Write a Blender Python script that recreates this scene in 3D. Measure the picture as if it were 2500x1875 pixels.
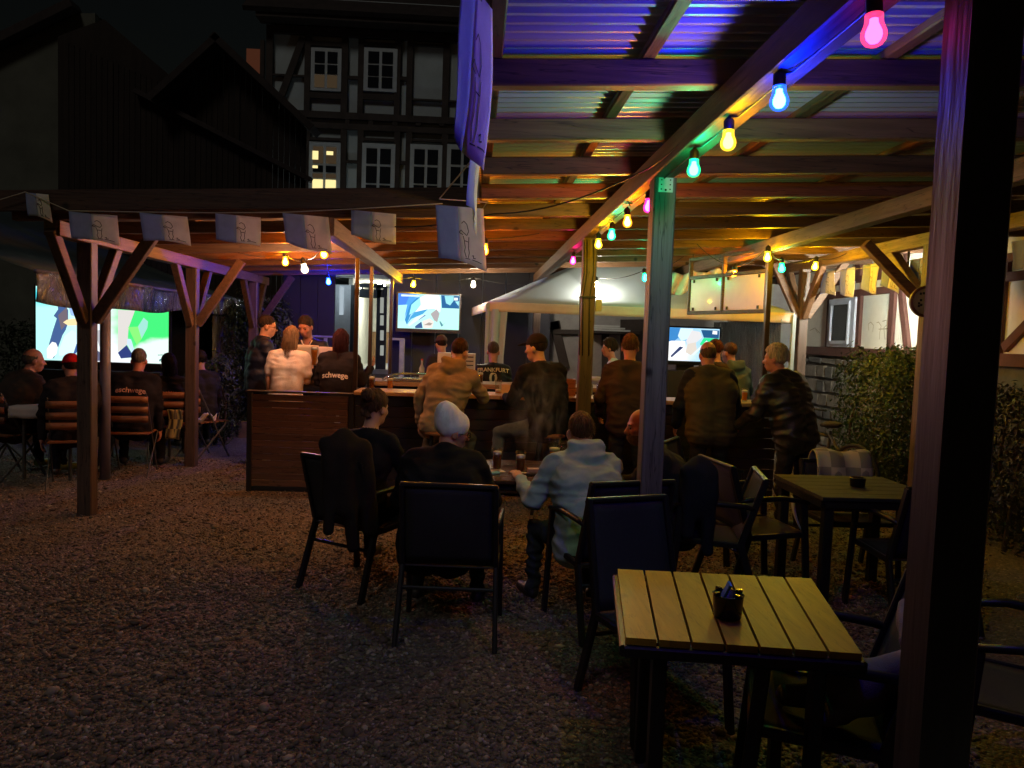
import bpy, math, random
import numpy as np
from mathutils import Vector, Matrix, noise as mnoise

random.seed(7); np.random.seed(7)
for o in list(bpy.data.objects): bpy.data.objects.remove(o)
scene = bpy.context.scene
col = scene.collection

# ------------------------------------------------------------------ camera
PW, PH, FPX = 2500.0, 1875.0, 1880.0          # photograph size and focal length in its pixels
CAMZ = 1.65
def _camera_axes(yaw=2.93, pitch=-3.61, roll=2.0):
    y, p, r = map(math.radians, (yaw, pitch, roll))
    f = Vector((math.sin(y)*math.cos(p), math.cos(y)*math.cos(p), math.sin(p)))
    r0 = Vector((math.cos(y), -math.sin(y), 0)); u0 = r0.cross(f)
    return f, math.cos(r)*r0 + math.sin(r)*u0, math.cos(r)*u0 - math.sin(r)*r0
CF, CR, CU = _camera_axes()
cam = bpy.data.cameras.new('camera'); cam_o = bpy.data.objects.new('camera', cam); col.objects.link(cam_o)
cam.sensor_width = 36.0; cam.lens = FPX/PW*36.0; cam.clip_start = .05; cam.clip_end = 600
M = Matrix((CR, CU, -CF)).transposed().to_4x4(); M.translation = (0, 0, CAMZ)
cam_o.matrix_world = M
scene.camera = cam_o
def ray(px, py): return (CF + CR*((px-PW/2)/FPX) - CU*((py-PH/2)/FPX))
def P(px, py, Y=None, X=None, Z=None):
    """world point seen at photo pixel (px,py) on the plane y=Y, x=X or z=Z"""
    d = ray(px, py)
    if Y is not None: t = Y/d.y
    elif X is not None: t = X/d.x
    else: t = (Z-CAMZ)/d.z
    return Vector((d.x*t, d.y*t, CAMZ+d.z*t))

# ------------------------------------------------------------------ world, added night fill light, exposure
w = bpy.data.worlds.new('World'); scene.world = w; w.use_nodes = True
nt = w.node_tree; bg = nt.nodes['Background']
sky = nt.nodes.new('ShaderNodeTexSky'); sky.sky_type = 'NISHITA'; sky.sun_disc = False
sky.sun_elevation = math.radians(1.0); sky.sun_rotation = math.radians(200)
nt.links.new(sky.outputs[0], bg.inputs[0]); bg.inputs[1].default_value = 0.0035
sun = bpy.data.lights.new('night_fill', 'SUN'); sun.energy = .21; sun.angle = math.radians(12); sun.color = (1.0, .90, .80)  # added fill standing in for town light on facade, flags and ground
sun_o = bpy.data.objects.new('night_fill', sun); col.objects.link(sun_o)
sun_o.rotation_euler = Vector((.22, .66, -.72)).to_track_quat('-Z', 'Y').to_euler()
vs = scene.view_settings; vs.view_transform = 'Standard'; vs.look = 'None'; vs.exposure = 0.0; vs.gamma = 1.0
scene.cycles.use_denoising = True
try: scene.cycles.denoiser = 'OPENIMAGEDENOISE'
except Exception: pass
try: scene.cycles.denoising_prefilter = 'ACCURATE'; scene.cycles.denoising_input_passes = 'RGB_ALBEDO_NORMAL'
except Exception: pass
scene.cycles.max_bounces = 6; scene.cycles.diffuse_bounces = 3; scene.cycles.glossy_bounces = 3
scene.cycles.transmission_bounces = 6; scene.cycles.transparent_max_bounces = 10
scene.cycles.sample_clamp_indirect = 3.0; scene.cycles.use_light_tree = True
scene.cycles.caustics_reflective = False; scene.cycles.caustics_refractive = False

# ------------------------------------------------------------------ materials
MATS = {}
def _new(name):
    m = bpy.data.materials.new(name); m.use_nodes = True
    n = m.node_tree.nodes; b = n['Principled BSDF']; return m, n, m.node_tree.links, b
def setin(b, k, v):
    if k in b.inputs: b.inputs[k].default_value = v
def rgba(c, k=1.0): return (c[0]*k, c[1]*k, c[2]*k, 1)
def surf(name, c, rough=.6, metal=0., var=.25, scale=(8, 8, 8), bump=.15, bscale=None, spec=.5, detail=4, sheen=0., coat=0., crack=0., orand=0.):
    """plain surface: base colour with uneven tone, relief and gloss"""
    if name in MATS: return MATS[name]
    m, n, l, b = _new(name)
    tc = n.new('ShaderNodeTexCoord'); mp = n.new('ShaderNodeMapping'); mp.inputs['Scale'].default_value = scale
    l.new(tc.outputs['Object'], mp.inputs['Vector'])
    nz = n.new('ShaderNodeTexNoise'); nz.inputs['Scale'].default_value = 1.0; nz.inputs['Detail'].default_value = detail
    nz.inputs['Roughness'].default_value = .65
    l.new(mp.outputs[0], nz.inputs['Vector'])
    rp = n.new('ShaderNodeValToRGB'); rp.color_ramp.elements[0].position = .3; rp.color_ramp.elements[1].position = .72
    rp.color_ramp.elements[0].color = rgba(c, 1-var); rp.color_ramp.elements[1].color = rgba([min(1, x) for x in (c[0]*(1+var), c[1]*(1+var), c[2]*(1+var))])
    l.new(nz.outputs['Fac'], rp.inputs[0]); cout = rp.outputs[0]
    def times(c_, fac, amt):
        mx = n.new('ShaderNodeMixRGB'); mx.blend_type = 'MULTIPLY'; mx.inputs[0].default_value = amt; l.new(c_, mx.inputs[1]); l.new(fac, mx.inputs[2]); return mx.outputs[0]
    if crack:     # drying cracks along the grain and a few knots
        m3 = n.new('ShaderNodeMapping'); m3.inputs['Scale'].default_value = tuple(x*1.35 for x in scale); l.new(tc.outputs['Object'], m3.inputs[0])
        n3 = n.new('ShaderNodeTexNoise'); n3.inputs['Scale'].default_value = .8; n3.inputs['Detail'].default_value = 2; l.new(m3.outputs[0], n3.inputs['Vector'])
        r3 = n.new('ShaderNodeValToRGB'); e3 = r3.color_ramp.elements; e3[0].position = .485; e3[0].color = (1, 1, 1, 1); e3[1].position = .515; e3[1].color = (1, 1, 1, 1); q3 = e3.new(.5); q3.color = (.12, .10, .09, 1)
        l.new(n3.outputs['Fac'], r3.inputs[0]); cout = times(cout, r3.outputs[0], crack)
        v3 = n.new('ShaderNodeTexVoronoi'); v3.inputs['Scale'].default_value = 3.1; l.new(tc.outputs['Object'], v3.inputs['Vector'])
        k3 = n.new('ShaderNodeValToRGB'); k3.color_ramp.elements[0].position = .05; k3.color_ramp.elements[0].color = (.15, .1, .08, 1); k3.color_ramp.elements[1].position = .11; k3.color_ramp.elements[1].color = (1, 1, 1, 1)
        l.new(v3.outputs['Distance'], k3.inputs[0]); cout = times(cout, k3.outputs[0], min(1, crack*1.3))
    if orand:     # each piece a little lighter or darker
        oi = n.new('ShaderNodeObjectInfo'); mr = n.new('ShaderNodeMapRange'); mr.inputs['To Min'].default_value = 1-orand; mr.inputs['To Max'].default_value = 1.0; l.new(oi.outputs['Random'], mr.inputs['Value'])
        cout = times(cout, mr.outputs[0], 1.0)
    l.new(cout, b.inputs['Base Color'])
    b.inputs['Roughness'].default_value = rough; b.inputs['Metallic'].default_value = metal
    setin(b, 'Specular IOR Level', spec); setin(b, 'Sheen Weight', sheen); setin(b, 'Coat Weight', coat)
    if bump:
        bp = n.new('ShaderNodeBump'); bp.inputs['Strength'].default_value = bump; bp.inputs['Distance'].default_value = .01
        n2 = n.new('ShaderNodeTexNoise'); n2.inputs['Detail'].default_value = 3
        if bscale is None: n2.inputs['Scale'].default_value = 2.2; l.new(mp.outputs[0], n2.inputs['Vector'])
        else:
            n2.inputs['Scale'].default_value = bscale; l.new(tc.outputs['Object'], n2.inputs['Vector'])
        l.new(n2.outputs['Fac'], bp.inputs['Height']); l.new(bp.outputs[0], b.inputs['Normal'])
    MATS[name] = m; return m
def wood(name, c, axis='X', rough=.55, var=.4, bump=.25):
    s = {'X': (1.6, 28, 28), 'Y': (28, 1.6, 28), 'Z': (28, 28, 1.6)}[axis]
    return surf(name+axis, c, rough, 0, var, s, bump, None, .4, 6, crack=.75, orand=.35)
def cloth(c, kind='knit', key=None):
    name = key or 'cloth_%.3f_%.3f_%.3f_%s' % (*c, kind)
    if name in MATS: return MATS[name]
    r, sp, bsc = {'knit': (.95, .1, 260), 'cotton': (.9, .15, 180), 'leather': (.42, .45, 60), 'nylon': (.55, .3, 40), 'denim': (.92, .1, 320)}[kind]
    return surf(name, c, r, 0, .18, (9, 9, 9), .35, bsc, sp, 3)
def emit(name, c, s):
    if name in MATS: return MATS[name]
    m = bpy.data.materials.new(name); m.use_nodes = True; n = m.node_tree.nodes; n.clear()
    e = n.new('ShaderNodeEmission'); o = n.new('ShaderNodeOutputMaterial'); e.inputs[0].default_value = rgba(c); e.inputs[1].default_value = s
    m.node_tree.links.new(e.outputs[0], o.inputs[0]); MATS[name] = m; return m
def glass(name, c=(1, 1, 1), rough=.02, trans=1.0, ior=1.45):
    if name in MATS: return MATS[name]
    m, n, l, b = _new(name); b.inputs['Base Color'].default_value = rgba(c); b.inputs['Roughness'].default_value = rough
    b.inputs['Transmission Weight'].default_value = trans; b.inputs['IOR'].default_value = ior; MATS[name] = m; return m
def cloth_thin(name, c, tl=.35):
    if name in MATS: return MATS[name]
    m, n, l, b = _new(name); b.inputs['Base Color'].default_value = rgba(c); b.inputs['Roughness'].default_value = .9
    tc = n.new('ShaderNodeTexCoord'); nz = n.new('ShaderNodeTexNoise'); nz.inputs['Scale'].default_value = 14; nz.inputs['Detail'].default_value = 5; l.new(tc.outputs['Object'], nz.inputs['Vector'])
    rp = n.new('ShaderNodeValToRGB'); rp.color_ramp.elements[0].color = rgba(c, .72); rp.color_ramp.elements[1].color = rgba(c, 1.05); l.new(nz.outputs['Fac'], rp.inputs[0]); l.new(rp.outputs[0], b.inputs['Base Color'])
    bp = n.new('ShaderNodeBump'); bp.inputs['Strength'].default_value = .4; bp.inputs['Distance'].default_value = .01; l.new(nz.outputs['Fac'], bp.inputs['Height']); l.new(bp.outputs[0], b.inputs['Normal'])
    t = n.new('ShaderNodeBsdfTranslucent'); l.new(rp.outputs[0], t.inputs[0]); mx = n.new('ShaderNodeMixShader'); mx.inputs[0].default_value = tl
    o = n['Material Output']; l.new(b.outputs[0], mx.inputs[1]); l.new(t.outputs[0], mx.inputs[2]); l.new(mx.outputs[0], o.inputs[0]); MATS[name] = m; return m
def bulb_glass(name, c, s):
    if name in MATS: return MATS[name]
    m = bpy.data.materials.new(name); m.use_nodes = True; n = m.node_tree.nodes; l = m.node_tree.links; n.clear()
    o = n.new('ShaderNodeOutputMaterial'); mx = n.new('ShaderNodeMixShader'); tr = n.new('ShaderNodeBsdfTransparent'); e = n.new('ShaderNodeEmission'); tr.inputs[0].default_value = (.95, .95, .95, 1)
    e.inputs[0].default_value = rgba(c); e.inputs[1].default_value = s; mx.inputs[0].default_value = .55; l.new(tr.outputs[0], mx.inputs[1]); l.new(e.outputs[0], mx.inputs[2]); l.new(mx.outputs[0], o.inputs[0]); MATS[name] = m; return m
def thin_glass(name, tint=(.92, .94, .95)):
    if name in MATS: return MATS[name]
    m = bpy.data.materials.new(name); m.use_nodes = True; n = m.node_tree.nodes; l = m.node_tree.links; n.clear()
    o = n.new('ShaderNodeOutputMaterial'); mx = n.new('ShaderNodeMixShader'); tr = n.new('ShaderNodeBsdfTransparent'); gl = n.new('ShaderNodeBsdfGlossy'); lw = n.new('ShaderNodeLayerWeight'); lw.inputs[0].default_value = .5; pw = n.new('ShaderNodeMath'); pw.operation = 'POWER'; pw.inputs[1].default_value = 3.0; fr = n.new('ShaderNodeMath'); fr.operation = 'MULTIPLY_ADD'; fr.inputs[1].default_value = .55; fr.inputs[2].default_value = .05; l.new(lw.outputs['Facing'], pw.inputs[0]); l.new(pw.outputs[0], fr.inputs[0])
    tr.inputs[0].default_value = rgba(tint); gl.inputs['Roughness'].default_value = .04
    l.new(fr.outputs[0], mx.inputs[0]); l.new(tr.outputs[0], mx.inputs[1]); l.new(gl.outputs[0], mx.inputs[2]); l.new(mx.outputs[0], o.inputs[0]); MATS[name] = m; return m
def liquid_mat(name, c, tl=.5):
    if name in MATS: return MATS[name]
    m, n, l, b = _new(name); b.inputs['Base Color'].default_value = rgba(c); b.inputs['Roughness'].default_value = .08
    t = n.new('ShaderNodeBsdfTranslucent'); t.inputs[0].default_value = rgba(c, 1.5); mx = n.new('ShaderNodeMixShader'); mx.inputs[0].default_value = tl
    o = n['Material Output']; l.new(b.outputs[0], mx.inputs[1]); l.new(t.outputs[0], mx.inputs[2]); l.new(mx.outputs[0], o.inputs[0]); MATS[name] = m; return m
def film(name, tint=(.8, .85, .9), opac=.35, scale=(5, 5, 2.5), strength=.9, gloss=.12):
    """clear crumpled plastic film"""
    if name in MATS: return MATS[name]
    m = bpy.data.materials.new(name); m.use_nodes = True; n = m.node_tree.nodes; l = m.node_tree.links; n.clear()
    o = n.new('ShaderNodeOutputMaterial'); mx = n.new('ShaderNodeMixShader'); tr = n.new('ShaderNodeBsdfTransparent'); gl = n.new('ShaderNodeBsdfPrincipled')
    tr.inputs[0].default_value = rgba(tint); gl.inputs['Base Color'].default_value = rgba(tint, .25); gl.inputs['Roughness'].default_value = gloss
    tc = n.new('ShaderNodeTexCoord'); mp = n.new('ShaderNodeMapping'); mp.inputs['Scale'].default_value = scale; l.new(tc.outputs['Object'], mp.inputs[0])
    nz = n.new('ShaderNodeTexNoise'); nz.inputs['Scale'].default_value = 2.0; nz.inputs['Detail'].default_value = 4; nz.inputs['Distortion'].default_value = 1.2
    l.new(mp.outputs[0], nz.inputs['Vector']); bp = n.new('ShaderNodeBump'); bp.inputs['Strength'].default_value = strength; bp.inputs['Distance'].default_value = .08
    l.new(nz.outputs['Fac'], bp.inputs['Height']); l.new(bp.outputs[0], gl.inputs['Normal'])
    mx.inputs[0].default_value = opac; l.new(tr.outputs[0], mx.inputs[1]); l.new(gl.outputs[0], mx.inputs[2]); l.new(mx.outputs[0], o.inputs[0])
    MATS[name] = m; return m

# ------------------------------------------------------------------ mesh helpers
def finish(o, mat=None, parent=None, smooth=False):
    if mat is not None: o.data.materials.append(mat)
    if smooth: o.data.polygons.foreach_set('use_smooth', [True]*len(o.data.polygons))
    if parent is not None: o.parent = parent
    return o
class MB:
    """collects shapes, then links them as ONE mesh object"""
    def __init__(s): s.v = []; s.f = []
    def add(s, vs, fs):
        k = len(s.v); s.v += [tuple(v) for v in vs]; s.f += [tuple(i+k for i in f) for f in fs]; return s
    def box(s, c, d, rz=0, ch=0):
        c = Vector(c); R = Matrix.Rotation(rz, 3, 'Z'); vs = []
        for x in (-.5, .5):
            for y in (-.5, .5):
                for z in (-.5, .5): vs.append(c + R @ Vector((x*d[0], y*d[1], z*d[2])))
        return s.add(vs, [(0, 1, 3, 2), (4, 6, 7, 5), (0, 4, 5, 1), (2, 3, 7, 6), (0, 2, 6, 4), (1, 5, 7, 3)])
    def bar(s, a, b, w, h, up=(0, 0, 1), ch=.006):
        """beam from a to b, w across, h along up, with chamfered edges"""
        a, b = Vector(a), Vector(b); t = (b-a).normalized(); u = Vector(up)
        if abs(t.dot(u)) > .98: u = Vector((0, 1, 0))
        r = t.cross(u).normalized(); u = r.cross(t).normalized()
        ch = min(ch, w*.3, h*.3); x, y = w/2, h/2
        pr = [(-x+ch, -y), (x-ch, -y), (x, -y+ch), (x, y-ch), (x-ch, y), (-x+ch, y), (-x, y-ch), (-x, -y+ch)]
        vs = [a + r*p + u*q for p, q in pr] + [b + r*p + u*q for p, q in pr]
        fs = [(i, (i+1) % 8, (i+1) % 8+8, i+8) for i in range(8)] + [tuple(range(7, -1, -1)), tuple(range(8, 16))]
        return s.add(vs, fs)
    def tube(s, pts, r, n=8, cap=True):
        pts = [Vector(p) for p in pts]; rs = r if isinstance(r, (list, tuple)) else [r]*len(pts)
        base = []; t0 = (pts[1]-pts[0]).normalized(); u = Vector((0, 0, 1)) if abs(t0.z) < .9 else Vector((1, 0, 0))
        vs = []
        for i, p in enumerate(pts):
            t = (pts[min(i+1, len(pts)-1)] - pts[max(i-1, 0)]).normalized()
            x = t.cross(u).normalized(); u = x.cross(t).normalized()
            for k in range(n):
                a = 2*math.pi*k/n; vs.append(p + (x*math.cos(a) + u*math.sin(a))*rs[i])
        fs = []
        for i in range(len(pts)-1):
            for k in range(n): fs.append((i*n+k, i*n+(k+1) % n, (i+1)*n+(k+1) % n, (i+1)*n+k))
        if cap: fs += [tuple(range(n-1, -1, -1)), tuple(range((len(pts)-1)*n, len(pts)*n))]
        return s.add(vs, fs)
    def lathe(s, prof, c=(0, 0, 0), n=20, axis=None):
        c = Vector(c); vs = []; 
        Rm = Matrix.Identity(3) if axis is None else Vector((0, 0, 1)).rotation_difference(Vector(axis)).to_matrix()
        for r, z in prof:
            for k in range(n):
                a = 2*math.pi*k/n; vs.append(c + Rm @ Vector((r*math.cos(a), r*math.sin(a), z)))
        fs = []
        for i in range(len(prof)-1):
            for k in range(n): fs.append((i*n+k, i*n+(k+1) % n, (i+1)*n+(k+1) % n, (i+1)*n+k))
        fs += [tuple(range(n-1, -1, -1)), tuple(range((len(prof)-1)*n, len(prof)*n))]
        return s.add(vs, fs)
    def grid(s, fn, nu, nv):
        """open sheet: fn(u,v) for u,v in 0..1"""
        vs = [fn(i/nu, j/nv) for j in range(nv+1) for i in range(nu+1)]
        fs = [(j*(nu+1)+i, j*(nu+1)+i+1, (j+1)*(nu+1)+i+1, (j+1)*(nu+1)+i) for j in range(nv) for i in range(nu)]
        return s.add(vs, fs)
    def poly(s, pts): return s.add(pts, [tuple(range(len(pts)))])
    def slab(s, pts, n, t):
        """polygon pts extruded by t along n"""
        n = Vector(n)*t; k = len(pts); a = [Vector(p) for p in pts]; b = [p+n for p in a]
        return s.add(a+b, [tuple(range(k-1, -1, -1)), tuple(range(k, 2*k))] + [(i, (i+1) % k, (i+1) % k+k, i+k) for i in range(k)])
    def strip(s, pts, wd, nrm):
        """flat ribbon along pts (a printed stroke) lying in the plane with normal nrm"""
        pts = [Vector(p) for p in pts]; nrm = Vector(nrm); vs = []
        for i, p in enumerate(pts):
            t = (pts[min(i+1, len(pts)-1)] - pts[max(i-1, 0)]).normalized(); x = t.cross(nrm).normalized()*wd/2; vs += [p-x, p+x]
        return s.add(vs, [(2*i, 2*i+1, 2*i+3, 2*i+2) for i in range(len(pts)-1)])
    def build(s, name, mat=None, parent=None, smooth=False, solid=0):
        me = bpy.data.meshes.new(name); me.from_pydata(s.v, [], s.f); me.validate(); me.update()
        o = bpy.data.objects.new(name, me); col.objects.link(o); finish(o, mat, parent, smooth)
        if solid:
            md = o.modifiers.new('thickness', 'SOLIDIFY'); md.thickness = solid; md.offset = 0
        return o
def thing(name, label, cat, loc=(0, 0, 0), group=None):
    o = bpy.data.objects.new(name, None); col.objects.link(o); o.location = loc; o.empty_display_size = .1
    return tag(o, label, cat, group)
def tag(o, label=None, cat=None, group=None, kind=None):
    if label: o['label'] = label
    if cat: o['category'] = cat
    if group: o['group'] = group
    if kind: o['kind'] = kind
    return o
def copy_tree(o, parent=None):
    c = o.copy(); col.objects.link(c); c.parent = parent
    for ch in list(o.children): copy_tree(ch, c)
    return c
def sag(a, b, d, n=10):
    a, b = Vector(a), Vector(b)
    return [a.lerp(b, i/n) - Vector((0, 0, d*4*(i/n)*(1-i/n))) for i in range(n+1)]
# ================================================================== ground and gravel
def gravel_mat(name, pebble):
    m, n, l, b = _new(name); tc = n.new('ShaderNodeTexCoord')
    vo = n.new('ShaderNodeTexVoronoi'); vo.inputs['Scale'].default_value = 58
    l.new(tc.outputs['Object'], vo.inputs['Vector'])
    rp = n.new('ShaderNodeValToRGB'); e = rp.color_ramp.elements
    e[0].position = 0; e[0].color = (.10, .078, .062, 1); e[1].position = 1; e[1].color = (.50, .41, .33, 1)
    x = e.new(.78); x.color = (.225, .175, .138, 1)
    if pebble:
        at_ = n.new('ShaderNodeAttribute'); at_.attribute_name = 'shade'; l.new(at_.outputs['Fac'], rp.inputs[0])
    else: l.new(vo.outputs['Color'], rp.inputs[0])
    nz = n.new('ShaderNodeTexNoise'); nz.inputs['Scale'].default_value = 1.3; nz.inputs['Detail'].default_value = 5
    l.new(tc.outputs['Object'], nz.inputs['Vector'])
    mx = n.new('ShaderNodeMixRGB'); mx.blend_type = 'MULTIPLY'; mx.inputs[0].default_value = .5
    l.new(rp.outputs[0], mx.inputs[1]); l.new(nz.outputs['Fac'], mx.inputs[2]); 
    l.new(mx.outputs[0], b.inputs['Base Color']); b.inputs['Roughness'].default_value = .85
    if not pebble:
        bp = n.new('ShaderNodeBump'); bp.inputs['Strength'].default_value = .9; bp.inputs['Distance'].default_value = .015; bp.invert = True
        l.new(vo.outputs['Distance'], bp.inputs['Height']); l.new(bp.outputs[0], b.inputs['Normal'])
    return m
g = MB(); g.poly([(-160, -60, 0), (160, -60, 0), (160, 220, 0), (-160, 220, 0)])
ground = tag(g.build('ground', gravel_mat('gravel_bed', False)), kind='structure')
ICO_V = (lambda t: np.array([(-1, t, 0), (1, t, 0), (-1, -t, 0), (1, -t, 0), (0, -1, t), (0, 1, t), (0, -1, -t), (0, 1, -t), (t, 0, -1), (t, 0, 1), (-t, 0, -1), (-t, 0, 1)])/1.9)((1+5**.5)/2)
ICO_F = np.array([(0, 11, 5), (0, 5, 1), (0, 1, 7), (0, 7, 10), (0, 10, 11), (1, 5, 9), (5, 11, 4), (11, 10, 2), (10, 7, 6), (7, 1, 8), (3, 9, 4), (3, 4, 2), (3, 2, 6), (3, 6, 8), (3, 8, 9), (4, 9, 5), (2, 4, 11), (6, 2, 10), (8, 6, 7), (9, 8, 1)])
OCT_V = np.array([(1., 0, 0), (-1, 0, 0), (0, 1, 0), (0, -1, 0), (0, 0, 1), (0, 0, -1)]); OCT_F = np.array([(0, 2, 4), (2, 1, 4), (1, 3, 4), (3, 0, 4), (2, 0, 5), (1, 2, 5), (3, 1, 5), (0, 3, 5)])
def stones(N, y0, y1, pw, V, F, size):
    yy = y0 + (y1-y0)*np.random.rand(N)**pw
    xx = np.random.uniform(-.78, .70, N)*yy + np.random.normal(0, .05, N)
    sz = np.random.lognormal(math.log(size), .38, N)
    sc = np.stack([sz*np.random.uniform(.8, 1.5, N), sz*np.random.uniform(.7, 1.1, N), sz*np.random.uniform(.4, .75, N)], 1)
    a = np.random.uniform(0, 6.283, N); ca, sa = np.cos(a), np.sin(a); k = len(V)
    W = V[None]*np.random.uniform(.75, 1.22, (N, k, 1))*sc[:, None, :]
    W[:, :, 2] += W[:, :, 0]*np.random.normal(0, .25, (N, 1))
    X = W[:, :, 0]*ca[:, None]-W[:, :, 1]*sa[:, None] + xx[:, None]; Y = W[:, :, 0]*sa[:, None]+W[:, :, 1]*ca[:, None] + yy[:, None]
    Z = W[:, :, 2] + (sz*np.random.uniform(.1, .6, N))[:, None]
    return np.stack([X, Y, Z], 2).reshape(-1, 3).astype(np.float32), (F[None] + (np.arange(N)*k)[:, None, None]).reshape(-1).astype(np.int32)
def make_gravel():
    c1, f1 = stones(48000, 1.75, 5.2, 1.25, ICO_V, ICO_F, .0082); c2, f2 = stones(52000, 4.6, 9.6, 1.2, OCT_V, OCT_F, .0085)
    co = np.concatenate([c1, c2]); fi = np.concatenate([f1, f2+len(c1)])
    me = bpy.data.meshes.new('gravel'); me.vertices.add(len(co)); me.vertices.foreach_set('co', co.ravel())
    me.loops.add(len(fi)); me.loops.foreach_set('vertex_index', fi); k = len(fi)//3
    me.polygons.add(k); me.polygons.foreach_set('loop_start', np.arange(0, len(fi), 3, dtype=np.int32)); me.polygons.foreach_set('loop_total', np.full(k, 3, np.int32))
    sh_ = np.concatenate([np.repeat(np.random.rand(48000), 12), np.repeat(np.random.rand(52000), 6)]).astype(np.float32)
    at_ = me.attributes.new('shade', 'FLOAT', 'POINT'); at_.data.foreach_set('value', sh_)
    me.update(); o = bpy.data.objects.new('gravel', me); col.objects.link(o); me.materials.append(gravel_mat('pebbles', True))
    tag(o, 'loose pale grey gravel covering the beer garden floor', 'gravel', kind='stuff')
make_gravel()

# ================================================================== pergola
WX = wood('pergola_timber', (.175, .092, .046), 'X'); WY = wood('pergola_timber', (.175, .092, .046), 'Y'); WZ = wood('pergola_post', (.12, .080, .060), 'Z')
WD = wood('dark_stain', (.07, .04, .028), 'X'); WDY = wood('dark_stain', (.07, .04, .028), 'Y')
WL = wood('pale_timber', (.22, .14, .082), 'Y')
perg = thing('pergola', 'long timber pergola with stained posts, cross rafters and corrugated sheet roof', 'pergola', (0.96, 4.1, 0))
perg.location = (0, 0, 0)
SL = .05
def rz(x): return 2.62 + SL*(x-.96)             # underside of the rafters
YE, YF = 12.15, 6.12                            # back end; front edge of the roof's side wing
XL, XR = -3.55, 5.7
def beam(x, y0, y1, w=.12, h=.12, mat=None, dz=0): return MB().bar((x, y0, rz(x)-h/2+dz), (x, y1, rz(x)-h/2+dz), w, h).build('beam', mat or WY, perg)
beam(.96, -.6, YE); beam(-3.25, YF, YE); beam(-1.16, YF-.02, YE-.3, .10, .14, WL); beam(3.0, 2.0, 11.4, .10, .13, WL); beam(4.42, 1.0, YE, .11, .13, WL)
posts = []
def post(x, y, w=.115, top=None, mat=None):
    return MB().bar((x, y, 0), (x, y, (rz(x)-.118) if top is None else top), w, w, (0, 1, 0), .008).build('post', mat or WZ, perg)
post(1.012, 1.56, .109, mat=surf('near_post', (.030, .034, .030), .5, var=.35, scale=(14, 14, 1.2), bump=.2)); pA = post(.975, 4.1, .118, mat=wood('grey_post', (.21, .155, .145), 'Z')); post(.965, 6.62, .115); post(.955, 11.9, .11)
for y in (6.66, 9.08, 11.55): post(-3.25, y, .12)
post(4.40, 10.2, .12); post(4.42, 7.35, .12)
WBR = wood('brace_timber', (.10, .060, .038), 'Y')
def brace(a, b, w=.075, h=.095, mat=None): return MB().bar(a, b, w, h).build('brace', WBR if a[0] < 0 else (mat or WY), perg)
for (x, y) in ((-3.25, 6.66), (-3.25, 9.08), (-3.25, 11.55), (4.40, 10.2)):
    zt = rz(x)-.10; zb = zt-.66
    for dx, dy in ((0, -.55), (0, .55), (.55, 0), (-.42, 0)):
        if x < 0 and dx < 0: continue
        if dx: brace((x+.06*(1 if dx > 0 else -1), y, zb), (x+dx, y, zt+.06+SL*dx), mat=WX)
        else: brace((x, y+(.06 if dy > 0 else -.06), zb), (x, y+dy, zt+.03))
brace((4.42, 7.41, 2.12), (4.42, 8.15, 2.72), .10, .10); brace((4.36, 7.35, 2.1), (3.75, 7.35, 2.66), .09, .09, WX)
# thin poles by the bar
for px, Y in ((872, 7.95), (907, 8.9), (957, 10.7)):
    p = P(px, 700, Y=Y); MB().bar((p.x, Y, 0), (p.x, Y, rz(p.x)-.13), .042, .042, (0, 1, 0), .004).build('pole', surf('dark_pole', (.03, .022, .018), .35), perg)
p = P(1877, 700, Y=7.9); MB().bar((p.x, 7.9, 0), (p.x, 7.9, rz(p.x)-.12), .05, .05, (0, 1, 0), .004).build('pole', surf('dark_pole', (.03, .03, .03), .3), perg)
# rafters across, then battens, then corrugated sheets
ys = [2.16 + .8*k for k in range(-3, 13)]
for y in ys:
    x0 = XL if y > YF else .02
    MB().bar((x0, y, rz(x0)+.05), (XR, y, rz(XR)+.05), .07, .10).build('rafter', WX, perg)
MB().bar((XL, YF+.05, rz(XL)+.052), (.0, YF+.05, rz(0)+.052), .07, .10).build('rafter', WX, perg)
for x in (.045, .62, 1.55, 2.45, 3.35, 4.3, 5.3): MB().bar((x, -.3, rz(x)+.121), (x, YE, rz(x)+.121), .055, .038).build('batten', WY, perg)
for x in (-3.4, -2.5, -1.6, -.7): MB().bar((x, YF, rz(x)+.121), (x, YE, rz(x)+.121), .055, .038).build('batten', WY, perg)
def sheet_mat():
    m, n, l, b = _new('corrugated_sheet'); tc = n.new('ShaderNodeTexCoord'); nz = n.new('ShaderNodeTexNoise'); nz.inputs['Scale'].default_value = 2.5; nz.inputs['Detail'].default_value = 6
    l.new(tc.outputs['Object'], nz.inputs['Vector']); rp = n.new('ShaderNodeValToRGB'); rp.color_ramp.elements[0].color = (.30, .30, .30, 1); rp.color_ramp.elements[1].color = (.58, .57, .55, 1)
    l.new(nz.outputs['Fac'], rp.inputs[0]); l.new(rp.outputs[0], b.inputs['Base Color']); b.inputs['Roughness'].default_value = .42; b.inputs['Metallic'].default_value = .15
    return m
SHM = sheet_mat()
def sheet(x0, x1, y0, y1):
    n = max(2, int((y1-y0)/.076*10)); vs = []; fs = []
    for i in range(n+1):
        y = y0 + (y1-y0)*i/n; z = .015*max(-1, min(1, 1.9*math.sin(2*math.pi*y/.076)))
        vs += [(x0, y, rz(x0)+.158+z), (x1, y, rz(x1)+.158+z)]
    fs = [(2*i, 2*i+1, 2*i+3, 2*i+2) for i in range(n)]
    return MB().add(vs, fs).build('roof_sheet', SHM, perg, False, .0015)
y = -.25
while y < YE:
    y1 = min(y+.912, YE+.05); sheet(.0, XR+.1, y, y1-.004); y += .912
y = YF
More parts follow.
